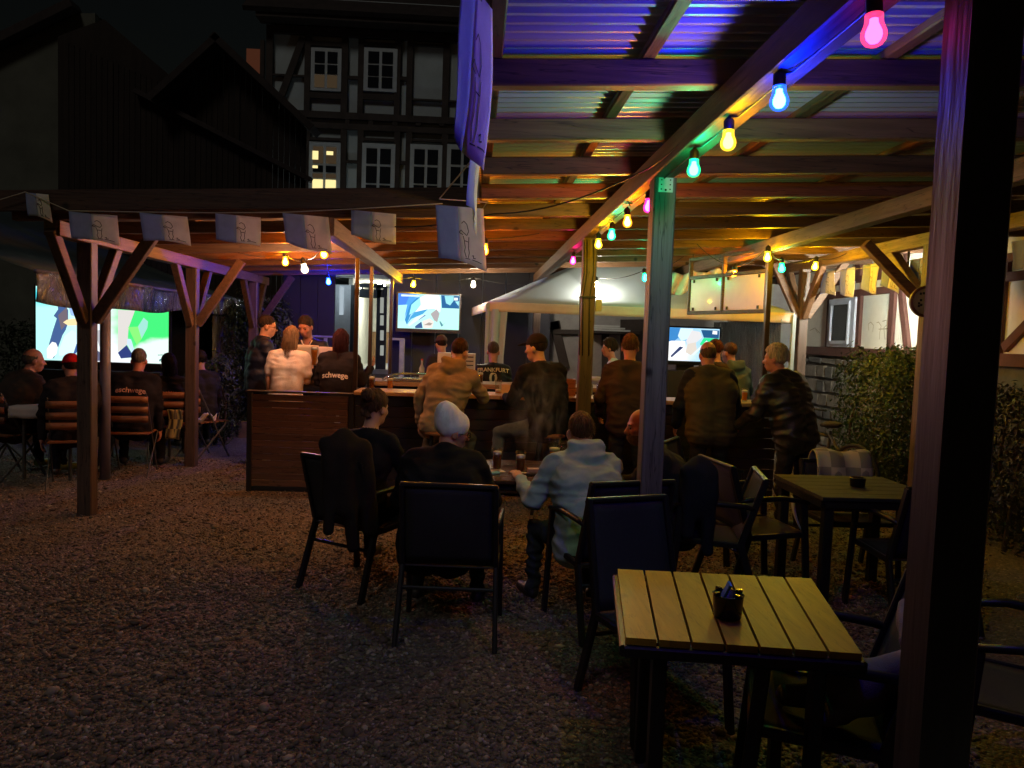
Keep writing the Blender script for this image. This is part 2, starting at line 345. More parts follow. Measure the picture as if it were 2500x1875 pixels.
while y < YE:
    y1 = min(y+.912, YE+.05); sheet(XL-.1, -.004, y, y1-.004); y += .912
MB().bar((XL-.1, YF-.06, rz(XL)+.13), (-.08, YF-.06, rz(0)+.13), .022, .16).build('fascia_board', WD, perg)
MB().bar((-.035, -.3, rz(0)+.10), (-.035, YF-.06, rz(0)+.10), .022, .15).build('fascia_board', WDY, perg)
# perforated steel plate at the head of the middle post
pl = MB(); pl.box((.975, 4.1-.0605, 2.475), (.075, .003, .10)); plate = pl.build('nail_plate', surf('galvanised', (.55, .56, .57), .38, .7, .15), perg)
hole = MB()
for r in range(4):
    for c in range(2): hole.lathe([(.004, -.001), (.004, .001)], (.952+.046*c, 4.0375, 2.44+.024*r), 8, (0, 1, 0))
hole.lathe([(.006, -.001), (.006, .001)], (.975, 4.0375, 2.436), 8, (0, 1, 0))
hole.build('nail_hole', surf('hole', (.01, .01, .01), .9, bump=0), plate)

# ================================================================== light strings
SOCK = surf('bulb_socket', (.012, .012, .012), .5, bump=0)
CABLE = surf('cable_black', (.02, .02, .02), .6, bump=0)
BC = {'orange': ((1.0, .22, .0012), 800), 'yellow': ((1.0, .56, .0012), 560), 'white': ((1.0, .82, .62), 560), 'blue': ((.0008, .012, 1.0), 1000), 'green': ((.0022, 1.0, .34), 340), 'red': ((1.0, .006, .12), 130), 'pink': ((1.0, .005, .16), 140)}
def bulb_mesh():
    prof = [(.0005, 0), (.012, .002), (.024, .008), (.032, .019), (.035, .032), (.0335, .045), (.029, .056), (.0255, .066), (.0245, .078), (.0245, .090), (.018, .094)]
    b = MB(); b.lathe(prof, (0, 0, 0), 14); return b
def bulb_at(p, colr, parent, dim=1.0, tilt=(0, 0), k=1.0):
    """p = lower tip of the bulb"""
    c, s = BC[colr]
    shc = {'orange': (1.0, .30, .02), 'yellow': (1.0, .62, .03), 'white': (1.0, .82, .5), 'blue': (.02, .12, 1.0), 'green': (.02, .9, .28), 'red': (1.0, .04, .16), 'pink': (1.0, .03, .30)}[colr]
    o = bulb_mesh().build('bulb', bulb_glass('bulb_glass_'+colr, shc, 2.8), parent, True)
    core = MB(); core.lathe([(.001, .010), (.012, .013), (.0195, .022), (.0225, .033), (.0215, .044), (.017, .055), (.012, .066), (.011, .078), (.001, .082)], (0, 0, 0), 12)
    core.build('filament', emit('bulb_%s_%.2f' % (colr, dim), [max(x, .8/(s*dim*4.5)) for x in c], s*dim*4.5), o, True)
    o.location = p; o.rotation_euler = (tilt[0], tilt[1], 0); o.scale = (k, k, k); tag(o, 'glowing %s bulb' % colr)
    so = MB(); so.lathe([(.021, .088), (.0225, .092), (.0225, .13), (.017, .137), (.010, .142), (.004, .15)], (0, 0, 0), 14)
    so.build('socket', SOCK, o, True)
    return o
NEAR = [('red', 2133, 116, .13), ('blue', 1902, 272, .60), ('yellow', 1777, 369, .50), ('green', 1693, 433, .55), ('pink', 1583, 520, .55), ('orange', 1532, 556, .65), ('green', 1492, 587, .6), ('yellow', 1461, 608, .75), ('pink', 1398, 646, .7)]
XB = .93
s1 = thing('light_string', 'string of coloured party bulbs clipped along the main pergola beam', 'string lights')
pts = []; pb = []
for cn, px, py, dm in NEAR:
    d = ray(px, py); t = XB/d.x; q = Vector((XB, d.y*t, CAMZ+d.z*t)); pb.append(q)
    bulb_at(q, cn, s1, dm, k=.86, tilt=(random.uniform(-.06, .06), random.uniform(-.06, .06)))
zb = rz(1.0)-.125
pts = [Vector((.965, .2, zb))]
for q in pb: 
    pts += [Vector((.965, q.y-.16, zb)), Vector((.95, q.y-.04, zb-.012)), q+Vector((0, 0, min(.15, zb-q.z))), Vector((.95, q.y+.05, zb-.012)), Vector((.965, q.y+.17, zb))]
pts = sorted(pts, key=lambda v: v.y) + [Vector((.965, 11.6, zb))]
MB().tube(pts, .0042, 6).build('cable', CABLE, s1, True)
FAR = {
 'left': ('string of bulbs sagging below the rafters above the standing group', [('orange', 697, 650, 8.75), ('white', 746, 668, 8.1), ('orange', 792, 632, 7.6), ('blue', 803, 696, 11.0)]),
 'back': ('string of bulbs across the back of the roof above the bar', [('yellow', 1008, 702, 11.4), ('white', 1155, 703, 11.2), ('white', 1334, 718, 11.7), ('white', 1459, 705, 10.5), ('green', 1576, 688, 9.2)]),
 'right': ('string of bulbs under the roof beside the half-timbered wall', [('orange', 1793, 682, 8.5), ('yellow', 1873, 640, 7.6), ('green', 1909, 666, 8.2), ('yellow', 1988, 661, 8.8)]),
 'lone': ('short drop cable with one orange bulb behind the large flag', [('orange', 1182, 624, 6.9)]),
}
for k, (lab, bl) in FAR.items():
    st = thing('light_string', lab, 'string lights'); ends = []
    for cn, px, py, Y in bl:
        q = P(px, py, Y=Y); bulb_at(q, cn, st, .4 if cn == 'green' else (.5 if k == 'lone' else .85), k=1.15, tilt=(random.uniform(-.2, .2), random.uniform(-.2, .2))); ends.append(q+Vector((0, 0, .148)))
    path = []
    a = Vector((ends[0].x-.5, ends[0].y-.2, rz(ends[0].x)-.01)); allp = [a]+ends+[Vector((ends[-1].x+.5, ends[-1].y+.2, rz(ends[-1].x+.5)-.01))]
    for i in range(len(allp)-1): path += sag(allp[i], allp[i+1], .05 if len(bl) > 1 else .01, 8)[(0 if i == 0 else 1):]
    MB().tube(path, .0045, 6).build('cable', CABLE, st, True)
    for e in ends: pass
cb = thing('power_cable', 'loose black power cable sagging diagonally from the main beam to the rafters', 'cable')
MB().tube(sag((.93, 2.9, 2.60), (.88, 4.05, 2.545), .03) + sag((.88, 4.05, 2.545), (.1, 5.3, 2.47), .06)[1:] + sag((.1, 5.3, 2.47), (-.9, 6.3, 2.5), .05)[1:], .005, 6).build('cord', CABLE, cb, True)
# hanging strip of cables at the second post
cb2 = thing('cable_bundle', 'black cables strapped down the second post of the main beam', 'cable')
c2 = MB(); 
for dx, dy in ((-.06, -.063), (-.035, -.066), (.02, -.065)): c2.tube([(.965+dx, 6.62+dy, 2.48), (.965+dx+.01, 6.62+dy-.01, 2.2), (.965+dx-.015, 6.62+dy, 1.98), (.965+dx, 6.62+dy, 1.5)], .006, 6)
c2.build('cord', CABLE, cb2, True); MB().box((.965, 6.62-.01, 2.0), (.135, .135, .014)).build('strap', CABLE, cb2); MB().box((1.05, 6.55, 1.93), (.05, .04, .10)).build('junction_box', surf('box_grey', (.35, .34, .26), .5), cb2)

# ================================================================== bunting
FB = cloth_thin('flag_blue', (.36, .42, .70)); FW = cloth_thin('flag_white', (.92, .88, .86)); INK = surf('ink', (.02, .02, .025), .9, bump=0)
def flag(parent, a, ux, wd, ht, seed=0, curl=.02, drop=(0, 0, -1)):
    """a cloth flag, blue half then white half, hung from a, running along ux; figure and scribble printed in ink"""
    rnd = random.Random(seed); a = Vector(a); ux = Vector(ux).normalized(); dz = Vector(drop).normalized(); nr = ux.cross(dz).normalized()
    ph, ph2, sk, sl = rnd.uniform(0, 6), rnd.uniform(0, 6), rnd.uniform(-.25, .15), (rnd.uniform(.05, .36) if ht < .36 else .16)
    def pt(u, v, off=0): 
        return a + ux*(u*wd + sk*v*ht*.5) + dz*(v*ht*(.82+sl*u) + .02*math.sin(u*3+ph)*v) + nr*(curl*math.sin(u*5+ph)*v*1.6 + curl*.7*math.sin(v*4+u*2+ph2) + off)
    fo = MB().grid(lambda u, v: pt(u*.46, v), 6, 8).build('flag', FB, parent, True, .0015)
    MB().grid(lambda u, v: pt(.46+u*.54, v), 6, 8).build('white_half', FW, fo, True, .0015)
    ink = MB()
    def stroke(l, wd_=.0042):
        for off in (.0022, -.0022):
            q = []
            for i in range(len(l)-1):
                for k in range(4):
                    t = k/4; q.append(pt(l[i][0]+(l[i+1][0]-l[i][0])*t, l[i][1]+(l[i+1][1]-l[i][1])*t, off))
            q.append(pt(*l[-1], off)); ink.strip(q, wd_, nr)
    fig = [[(.52, .30), (.57, .25), (.63, .30), (.66, .42), (.62, .50), (.55, .46), (.50, .42)], [(.50, .42), (.46, .47), (.54, .50)], [(.54, .52), (.56, .60), (.65, .61), (.66, .52)],
           [(.56, .60), (.57, .72), (.55, .80), (.58, .90)], [(.65, .61), (.64, .72), (.65, .80), (.62, .90)], [(.56, .92), (.66, .91)], [(.70, .84), (.74, .82), (.73, .87), (.78, .86)], [(.70, .905), (.82, .90), (.90, .905)]]
    for l in fig: stroke(l)
    ink.build('print', INK, fo)
    return fo
ROPE = surf('rope', (.45, .42, .34), .9, bump=0)
b1 = thing('bunting', 'row of blue and white printed flags strung along the front edge of the roof', 'bunting')
fl = [(62, 470, .16, .22), (168, 516, .34, .235), (341, 519, .34, .25), (526, 521, .33, .21), (690, 520, .34, .25), (857, 512, .34, .24)]
top = []
for i, (px, py, wd, ht) in enumerate(fl):
    a = P(px, py, Y=6.0); flag(b1, a, (1, .12, -.035), wd, ht, 10+i, .007, (.0 if i % 2 else .12, 0, -1)); top.append(a)
MB().tube([P(-40, 500, Y=6.0)] + [t+Vector((0, 0, .004)) for t in top] + [P(1080, 497, Y=5.6)], .004, 6).build('rope', ROPE, b1, True)
b2 = thing('bunting', 'row of large blue and white flags hanging along the open side of the near roof', 'bunting')
def flagc(c00, c10, c01, c11, seed): pass
a = P(1188, -60, Y=1.92); flag(b2, (-.045, 1.92, 2.53), (.30, 1.0, 0), .24, .44, 31, .012, (-.05, .03, -1))
flag(b2, (-.045, 2.95, 2.46), (.16, 1.0, 0), .34, .40, 33, .012, (.0, 0, -1))
a = P(1063, 500, Y=4.6); flag(b2, a, (1, .1, -.02), .285, .38, 35, .008, (.06, 0, -1))
MB().tube([(-.03, .3, 2.56), (-.012, 1.92, 2.535), (-.01, 2.2, 2.50), (.012, 2.95, 2.465), (.03, 3.3, 2.46), (-.23, 4.6, 2.435), (.05, 4.62, 2.43), (-.05, 6.0, 2.47)], .004, 6).build('rope', ROPE, b2, True)
b3 = thing('bunting', 'row of small printed flags hanging below the beam beside the half-timbered wall', 'bunting')
for i, (px, py) in enumerate(((2006, 666), (2053, 658), (2106, 648), (2155, 638), (2222, 634))):
    a = P(px, py, X=4.5); flag(b3, a, (0.02, -1, .0), .36, .34, 50+i, .012)
q0, q1 = P(1985, 668, X=4.5), P(2300, 622, X=4.5); MB().tube(sag(q0, q1, .02), .004, 6).build('rope', ROPE, b3, True)
a = P(2470, 590, X=4.9); flag(b3, a, (0, -1, 0), .4, .30, 59, .01)

# ================================================================== half-timbered house behind
HY = 21.0
def H(x, y): return P(560+x/3.253, y/3.253, Y=HY)      # read off the photograph's facade
TIM = surf('house_timber', (.045, .035, .030), .8, var=.4, scale=(3, 3, 3)); PLA = surf('house_plaster', (.44, .53, .55), .92, var=.12, scale=(1.5, 1.5, 1.5), bump=.3)
house = thing('half_timbered_house', 'tall half-timbered house with white window frames and two lit panes', 'house', (0, 0, 0))
a, b = H(330, 150), H(2300, 1700)
MB().box(((a.x+b.x)/2, HY+3.2, 7.15), (b.x-a.x, 6.3, 6.3)).build('wall', PLA, house)
MB().box((a.x+(P(800, 800, Y=HY).x-a.x)/2, HY+3.2, 2.0), (P(800, 800, Y=HY).x-a.x, 6.3, 4.0)).build('wall', PLA, house); MB().box((P(975, 800, Y=HY).x+(b.x-P(975, 800, Y=HY).x)/2, HY+3.2, 2.0), (b.x-P(975, 800, Y=HY).x, 6.3, 4.0)).build('wall', PLA, house)
def tim(x0, y0, x1, y1, d=.10):
    p, q = H(x0, y0), H(x1, y1); c = (p+q)/2
    MB().box((c.x, HY-.02, c.z), (abs(q.x-p.x), d, abs(q.z-p.z))).build('timber', TIM, house)
for x0, x1 in ((300, 342), (605, 640), (897, 935), (1030, 1060), (1322, 1352), (1417, 1447), (1703, 1737)): tim(x0, 262, x1, 938)
for x0, x1 in ((592, 636), (887, 921), (1022, 1056), (1312, 1344), (1405, 1437), (1690, 1722), (2000, 2034), (1830, 1862)): tim(x0, 1022, x1, 1700)
for y0, y1 in ((262, 300), (920, 955), (1000, 1042)): tim(300, y0, 2100, y1, .12)
for x0, x1 in ((630, 668), (932, 970), (1126, 1166), (1316, 1356), (1500, 1540), (1690, 1727), (1880, 1917)): tim(x0, 205, x1, 264, .09)
for x0, x1 in ((608, 655), (920, 957), (1105, 1145), (1295, 1337), (1480, 1520), (1665, 1707), (1850, 1890)): tim(x0, 953, x1, 1003, .09)
for r in ((342, 588, 606, 616), (934, 605, 1031, 636), (1351, 612, 1418, 641), (640, 735, 898, 793), (1060, 745, 1323, 806), (1446, 785, 1860, 820), (640, 330, 898, 378), (1060, 335, 1323, 378), (1446, 345, 1704, 378),
          (635, 1090, 888, 1125), (1055, 1095, 1313, 1130), (1436, 1105, 1691, 1135), (1722, 1108, 1831, 1138), (920, 1272, 1023, 1300), (1343, 1280, 1406, 1308), (520, 1255, 593, 1285)): tim(*r, .085)
def tbar(p, q, w=.16): MB().bar(H(*p)+Vector((0, -.03, 0)), H(*q)+Vector((0, -.03, 0)), .09, w, (1, 0, 0)).build('timber', TIM, house)
tbar((588, 305), (418, 760), .18); tbar((588, 1040), (520, 1300), .16)
e0, e1 = H(250, 205), H(2200, 205); MB().bar((e0.x, HY-.25, e0.z+.12), (e1.x, HY-.25, e0.z+.12), .5, .12).build('eaves', TIM, house)
ROOFM = surf('roof_tiles', (.030, .022, .02), .85, var=.4, scale=(4, 4, 4))
rf = MB(); rf.slab([(e0.x-.3, HY-.55, e0.z+.16), (e1.x+.3, HY-.55, e0.z+.16), (e1.x+.3, HY+4.2, e0.z+3.9), (e0.x-.3, HY+4.2, e0.z+3.9)], (0, -.6, .8), .12); rf.build('roof', ROOFM, house)
FRM = surf('window_paint', (.48, .56, .60), .6, var=.08); PANE = surf('dark_pane', (.012, .016, .022), .08, var=.1, bump=0); LIT = emit('lit_pane', (1.0, .82, .36), 1.15); LITD = emit('lit_pane_dim', (1.0, .66, .36), .045)
def window(x0, y0, x1, y1, rows, lit={}, deep=0):
    p, q = H(x0, y0), H(x1, y1); wd, ht = q.x-p.x, p.z-q.z; c = (p+q)/2
    wo = MB().box((c.x, HY-.045, c.z), (wd, .09, ht)).build('window', FRM, house)
    xs = [.13, .455, .545, .87]; acc = .07
    n = len(rows); tot = sum(rows); z = p.z-ht*.06
    for r, h in enumerate(rows):
        hh = ht*.88*h/tot; gap = ht*(.055 if r == 0 else .028)
        for c_ in range(2):
            xa, xb = p.x+wd*xs[2*c_], p.x+wd*xs[2*c_+1]; kx = lit.get((r, c_))
            MB().box(((xa+xb)/2, HY-.095-.004*deep, z-hh/2), (xb-xa, .02, hh-gap)).build('pane', PANE if kx is None else (LIT if kx == 1 else LITD), wo)
        z -= hh
    return wo
window(655, 385, 890, 735, (1, .75, 1), {(2, 0): 2, (2, 1): 2}); window(1075, 385, 1330, 740, (1, .85, .85))
W3 = window(640, 1130, 880, 1560, (1.5, .62, .45, 1.0), {(0, 0): 2, (0, 1): 2, (3, 0): 1, (3, 1): 1, (2, 0): 2, (2, 1): 2})
for x0, y0, x1, y1 in ((668, 1205, 712, 1275), (668, 1320, 708, 1343), (778, 1208, 830, 1240)):
    p, q = H(x0, y0), H(x1, y1); MB().box(((p.x+q.x)/2, HY-.112, (p.z+q.z)/2), (q.x-p.x, .01, p.z-q.z)).build('pane', LIT, W3)
window(1060, 1140, 1310, 1620, (1, 1, .8)); window(1440, 1148, 1680, 1620, (1, 1, .8)); window(1732, 1150, 1960, 1620, (1, 1, .8))
p, q = H(60, 330), H(255, 600)

# open doorway of the house, lit hallway
door = thing('lit_doorway', 'open double door with transom lights and a bright hallway behind', 'doorway')
def D(x, y, Y=HY-.9): return P(540+x/4.096, 560+y/4.096, Y=Y)
DY = HY-.9
HW = surf('hall_wall', (.70, .72, .66), .8, var=.06); HB = wood('hall_wainscot', (.32, .18, .08), 'Z'); FLO = surf('hall_floor', (.45, .47, .45), .35, var=.15, scale=(6, 6, 6)); PORCH = surf('porch_wall', (.58, .64, .68), .85, var=.1)
z0, z1 = D(1400, 1392).z, D(1400, 560).z; xl, xr = D(1150, 800).x, D(1640, 800).x
MB().box(((xl+xr)/2, DY+2.2, z0-.06), (xr-xl+.4, 4.6, .12)).build('floor', FLO, door)
dl, dr = D(1330, 700), D(1625, 700)
ph = MB(); ph.box(((xl+dl.x)/2-.3, DY+.06, (z0+z1)/2), (dl.x-xl+.6, .12, z1-z0)); ph.build('porch_wall', PORCH, door)
MB().lathe([(.02, 0), (.10, .02), (.11, .05), (.04, .08)], (dl.x-.25, DY-.75, z1+.28), 14).build('porch_fill_lamp', emit('porch_fill_lamp', (.80, .93, 1.0), 60), door); MB().tube([(dl.x-.25, DY-.75, z1+.36), (dl.x-.25, DY-.75, z1+.9), (dl.x-.25, HY+.02, z1+.95)], .012, 6).build('fill_lamp_arm', CABLE, door)  # added lamp and arm, hung out of view to brighten the porch wall
MB().box((D(1205, 700).x, DY-.01, D(1205, 715).z), (.10, .03, .72)).build('side_light', emit('side_light', (.75, .9, 1.0), .55), door)
MB().box(((xl+xr)/2+.2, DY+.06, z0/2-.03), (xr-xl+.4, .3, z0-.1)).build('plinth', surf('plinth', (.2, .2, .19), .9), door)
MB().box(((dl.x+dr.x)/2, DY+4.2, (z0+z1)/2), (dr.x-dl.x+1.2, .1, z1-z0+.4)).build('back_wall', HW, door)
MB().box((dl.x-.15, DY+2.3, (z0+z1)/2), (.1, 3.9, z1-z0+.4)).build('side_wall', HW, door); MB().box((dr.x+.35, DY+2.3, (z0+z1)/2), (.1, 3.9, z1-z0+.4)).build('side_wall', HW, door)
MB().box(((dl.x+dr.x)/2-.1, DY+4.1, z0+.48), (.72, .08, .96)).build('wainscot', HB, door)
MB().box(((dl.x+dr.x)/2, DY+2.3, z1+.25), (dr.x-dl.x+1.2, 4.2, .1)).build('ceiling', HW, door)
FR = surf('door_frame', (.035, .05, .055), .5)
for x in (1318, 1500, 1578, 1640): 
    q = D(x, 700); MB().box((q.x, DY, (z0+z1)/2), (.10 if x != 1500 else .03, .1, z1-z0)).build('door_frame', FR, door)
MB().box(((dl.x+dr.x)/2, DY, D(1400, 640).z), (dr.x-dl.x, .1, .22)).build('door_frame', FR, door); MB().box(((dl.x+dr.x)/2, DY, z1), (dr.x-dl.x, .1, .1)).build('door_frame', FR, door)
for k in range(4): q = D(1365+70*k, 575); MB().box((q.x-.05, DY-.01, q.z), (.035, .1, .16)).build('transom_bar', FR, door)
lf = MB(); q = D(1610, 900); lf.box((q.x, DY-.02, (z0+z1)/2-.2), (.17, .05, z1-z0-.4)); leaf = lf.build('door_leaf', FR, door)
for k in range(4): 
    q = D(1610, 760+150*k); MB().box((q.x, DY-.05, q.z), (.09, .02, .40 if k == 0 else .26)).build('glass_pane', emit('leaf_pane', (.9, .95, .85), .35), leaf)
MB().lathe([(.02, 0), (.16, .02), (.17, .06), (.05, .10)], ((dl.x+dr.x)/2+.05, DY+1.6, z1+.06), 16).build('assumed_ceiling_lamp', emit('assumed_hall_lamp', (1.0, .95, .80), 170), door)  # assumed lamp, added inside to light the hallway

# dark rear wall behind the bar with the television
BW = surf('rear_wall_paint', (.011, .013, .022), .8, var=.25, scale=(2, 2, 2))
rw = thing('rear_wall', 'dark painted board wall behind the bar, carrying the middle television', 'wall')
RY = 12.5
a, b = P(950, 760, Y=RY), P(1345, 760, Y=RY)
n = 7
for i in range(n): MB().box((a.x+(b.x-a.x)*(i+.5)/n, RY+.03, 1.35), ((b.x-a.x)/n-.008, .05, 2.7)).build('board', BW, rw)
rw2 = thing('side_screen', 'dark board screen between the hedge and the lit doorway', 'wall')
a, b = P(690, 760, Y=RY), P(817, 760, Y=RY)
for i in range(3): MB().box((a.x+(b.x-a.x)*(i+.5)/3, RY+.03, 1.35), ((b.x-a.x)/3-.008, .05, 2.7)).build('board', BW, rw2)
RAIL = surf('grey_rail', (.22, .26, .28), .5)
rl = thing('handrail', 'grey timber handrail beside the dark rear wall', 'railing')
p = P(965, 828, Y=12.2); MB().bar((p.x-.1, 12.2, p.z), (p.x+.14, 12.2, p.z), .09, .035).build('rail', RAIL, rl); MB().bar((p.x+.11, 12.2, 0), (p.x+.11, 12.2, p.z), .08, .08, (0, 1, 0)).build('post', RAIL, rl); MB().bar((p.x-.09, 12.2, 0), (p.x-.09, 12.2, p.z), .03, .03, (0, 1, 0)).build('post', RAIL, rl)
rl2 = thing('handrail', 'grey timber handrail behind the man in the football jersey', 'railing')
p = P(795, 822, Y=12.0); MB().bar((p.x-.2, 12.0, p.z), (p.x+.15, 12.0, p.z), .09, .03).build('rail', RAIL, rl2); MB().bar((p.x, 12.0, 0), (p.x, 12.0, p.z), .05, .05, (0, 1, 0)).build('post', RAIL, rl2)

# ================================================================== half-timbered side wall on the right
SXW = 5.85
TR = surf('red_timber', (.12, .048, .036), .75, var=.35, scale=(3, 3, 3)); PR = surf('cream_plaster', (.80, .80, .70), .92, var=.1, scale=(2, 2, 2), bump=.25)
sw = thing('side_building', 'low half-timbered building with cream infill, red beams and a stone plinth', 'building')
MB().box((SXW+.25, 9.0, 2.55), (.5, 14, 1.9)).build('wall', PR, sw)
def srail(z0, z1, y0=2, y1=16, d=.06): MB().box((SXW-d/2+.01, (y0+y1)/2, (z0+z1)/2), (d, y1-y0, z1-z0)).build('timber', TR, sw)
srail(1.50, 1.64, d=.08); srail(2.43, 2.53); srail(2.64, 2.735); srail(2.94, 3.10, d=.1)
def stud(y, z0=1.64, z1=2.43, wd=.11): MB().box((SXW-.02, y, (z0+z1)/2), (.06, wd, z1-z0)).build('timber', TR, sw)
for px in (2028, 2101, 2182): stud(P(px, 780, X=SXW).y)
for y in (14.6, 13.6, 8.3, 7.4, 6.4): stud(y)
for y in [6.4+.62*k for k in range(14)]: stud(y, 2.53, 2.64, .10); stud(y+.2, 2.735, 2.94, .16)
def sbr(p, q): MB().bar(p, q, .06, .11, (0, 1, 0)).build('timber', TR, sw)
yb0, yb1 = P(2205, 715, X=SXW).y, P(2222, 835, X=SXW).y
sbr((SXW-.022, yb0, 2.44), (SXW-.022, yb1, 1.63)); sbr((SXW-.022, 8.2, 1.7), (SXW-.022, 7.3, 2.4))
MB().bar((SXW-.35, 2, 3.16), (SXW-.35, 16, 3.16), .7, .08).build('eaves', TR, sw)
wp, wq = P(2037, 727, X=SXW), P(2094, 842, X=SXW)
wo = MB().box((SXW-.04, (wp.y+wq.y)/2, 2.03), (.09, abs(wp.y-wq.y), .76)).build('window', surf('window_white', (.62, .66, .78), .5, var=.1), sw)
MB().box((SXW-.09, (wp.y+wq.y)/2, 2.03), (.02, abs(wp.y-wq.y)*.52, .56)).build('pane', PANE, wo)
fr2 = MB(); yc = (wp.y+wq.y)/2; hw = abs(wp.y-wq.y)*.34
for yy_, zz_, dy_, dz_ in ((yc, 1.72, 2*hw, .045), (yc, 2.335, 2*hw, .045), (yc-hw, 2.03, .04, .66), (yc+hw, 2.03, .04, .66)): fr2.box((SXW-.10, yy_, zz_), (.035, dy_, dz_))
fr2.build('frame', MATS['window_white'], wo)
STO = [surf('stone_%d' % i, c, .9, var=.3, scale=(5, 5, 5), bump=.5) for i, c in enumerate(((.17, .145, .12), (.12, .11, .10), (.20, .165, .13)))]
MB().box((SXW+.22, 9.0, .74), (.42, 14, 1.5)).build('plinth_core', surf('mortar', (.13, .12, .105), .95), sw)
z = .0; row = 0
while z < 1.45:
    h = random.uniform(.17, .25); h = min(h, 1.48-z); y = 9.2+random.uniform(-.2, 0)
    while y < 14.2:
        l_ = random.uniform(.26, .52)
        d = random.uniform(.03, .055); vs = []
        j = lambda: random.uniform(-.014, .014)
        o = MB(); a0, a1, b0, b1_ = y+.012, y+l_-.012, z+.012, z+h-.012
        back = [(SXW+.02, a0, b0), (SXW+.02, a1, b0), (SXW+.02, a1, b1_), (SXW+.02, a0, b1_)]
        front = [(SXW-d, a0+.02+j(), b0+.02+j()), (SXW-d+j(), a1-.02+j(), b0+.02+j()), (SXW-d+j(), a1-.02+j(), b1_-.02+j()), (SXW-d, a0+.02+j(), b1_-.02+j())]
        o.add(back+front, [(4, 5, 6, 7)] + [(i, (i+1) % 4, (i+1) % 4+4, i+4) for i in range(4)]); o.build('stone', random.choice(STO), sw)
        y += l_
    z += h
# assumed flood light, added under the right beam to brighten the side wall
lm = thing('assumed_floodlight', 'assumed small black flood light under the right beam, added to brighten the cream wall', 'assumed lamp')
lp = Vector((4.98, 8.75, 2.50)); ld = Vector((.30, .94, -.16)).normalized()
MB().bar(lp-ld*.05, lp, .20, .13, (0, 0, 1), .006).build('housing', SOCK, lm)
lx = ld.cross(Vector((0, 0, 1))).normalized(); lz = lx.cross(ld)
MB().slab([lp+ld*.003-lx*.085-lz*.05, lp+ld*.003+lx*.085-lz*.05, lp+ld*.003+lx*.085+lz*.05, lp+ld*.003-lx*.085+lz*.05], ld, .004).build('lens', emit('assumed_flood_lens', (1.0, 1.0, .86), 1750), lm)
for z_ in (-.075, .075): MB().bar(lp+lz*z_-ld*.02, lp+lz*z_+ld*.09, .21, .006, (0, 0, 1), .001).build('hood', SOCK, lm)
MB().tube([lp-ld*.03+Vector((0, 0, .06)), Vector((4.97, 8.72, rz(4.95)+.02))], .012, 8).build('bracket', SOCK, lm)
# graffiti scrawl on the plaster
def scr(pts, parent): 
    m_ = MB(); m_.strip([P(1800+x/3.16, 560+y/3.16, X=SXW-.004) for x, y in pts], .012, (1, 0, 0)); m_.build('scrawl', surf('scrawl', (.42, .38, .24), .9, bump=0), parent)
for l_ in ([(1015, 780), (1010, 730), (1030, 715), (1050, 740), (1045, 790)], [(1075, 720), (1090, 715), (1110, 745), (1100, 790), (1095, 850)], [(1090, 770), (1190, 765)], [(1120, 710), (1150, 700), (1155, 735), (1130, 760), (1140, 850)], [(1165, 700), (1185, 695), (1195, 725)], [(560, 780), (600, 760), (620, 800)], [(610, 770), (635, 800)]): scr(l_, sw)

# round barrel-end sign on the wall
sg = thing('round_sign', 'round barrel-end sign with dark rim hanging by the near post', 'sign')
c = P(2262, 736, Y=7.1); ax = Vector((-.25, -1, 0)).normalized()
MB().lathe([(.0, -.03), (.145, -.03), (.150, -.02), (.150, .03), (.128, .036), (.122, .012), (.0, .010)][1:], c, 32, ax).build('rim', surf('sign_rim', (.07, .03, .02), .5), sg)
MB().lathe([(.121, .008), (.121, .018), (.118, .02)], c, 32, ax).build('face', surf('sign_face', (.30, .25, .17), .7, var=.2), sg)
mk = MB(); xr_ = Vector((1, -.25, 0)).normalized()
for u, v in ((-.06, .07), (-.035, .075), (-.01, .078), (-.07, -.02), (-.07, -.045), (-.05, -.035), (-.055, .01)): mk.box(c+ax*.021+xr_*u+Vector((0, 0, v)), (.02, .003, .022), math.atan2(-.25, 1))
mk.build('marks', INK, sg)
MB().tube([c+Vector((0, 0, .15)), Vector((c.x, c.y, rz(c.x)))], .004, 6).build('wire', CABLE, sg)

# ================================================================== dark buildings on the left
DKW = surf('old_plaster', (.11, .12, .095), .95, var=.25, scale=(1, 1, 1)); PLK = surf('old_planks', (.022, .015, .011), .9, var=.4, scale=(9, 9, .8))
nh = thing('neighbour_house', 'pale old gable wall with a dark sloping verge on the far left', 'house')
NY = 19.0
q = [P(-250, 480, Y=NY), P(-250, 240, Y=NY), P(-60, 140, Y=NY), P(165, 32, Y=NY), P(232, 32, Y=NY), P(236, 200, Y=NY), P(170, 480, Y=NY)]
base = [Vector((q[-1].x+.3, NY, 0)), Vector((q[0].x, NY, 0))]
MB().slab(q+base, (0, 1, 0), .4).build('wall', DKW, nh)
MB().bar(P(-270, 250, Y=NY-.1)+Vector((0, 0, .1)), P(185, 26, Y=NY-.1)+Vector((0, 0, .1)), .5, .2).build('roof_verge', ROOFM, nh)
bn = thing('barn', 'dark barn with vertical board cladding and a long sloping roof', 'barn')
BY = 17.0
roof_l = [(150, 100), (250, 150), (420, 215), (541, 106), (640, 205), (748, 305)]
def barn_top(px): 
    if px < 420: return 100+(px-150)*.43
    if px < 541: return 218-(px-420)*.9
    return 108+(px-541)*.95
px = 156.0; 
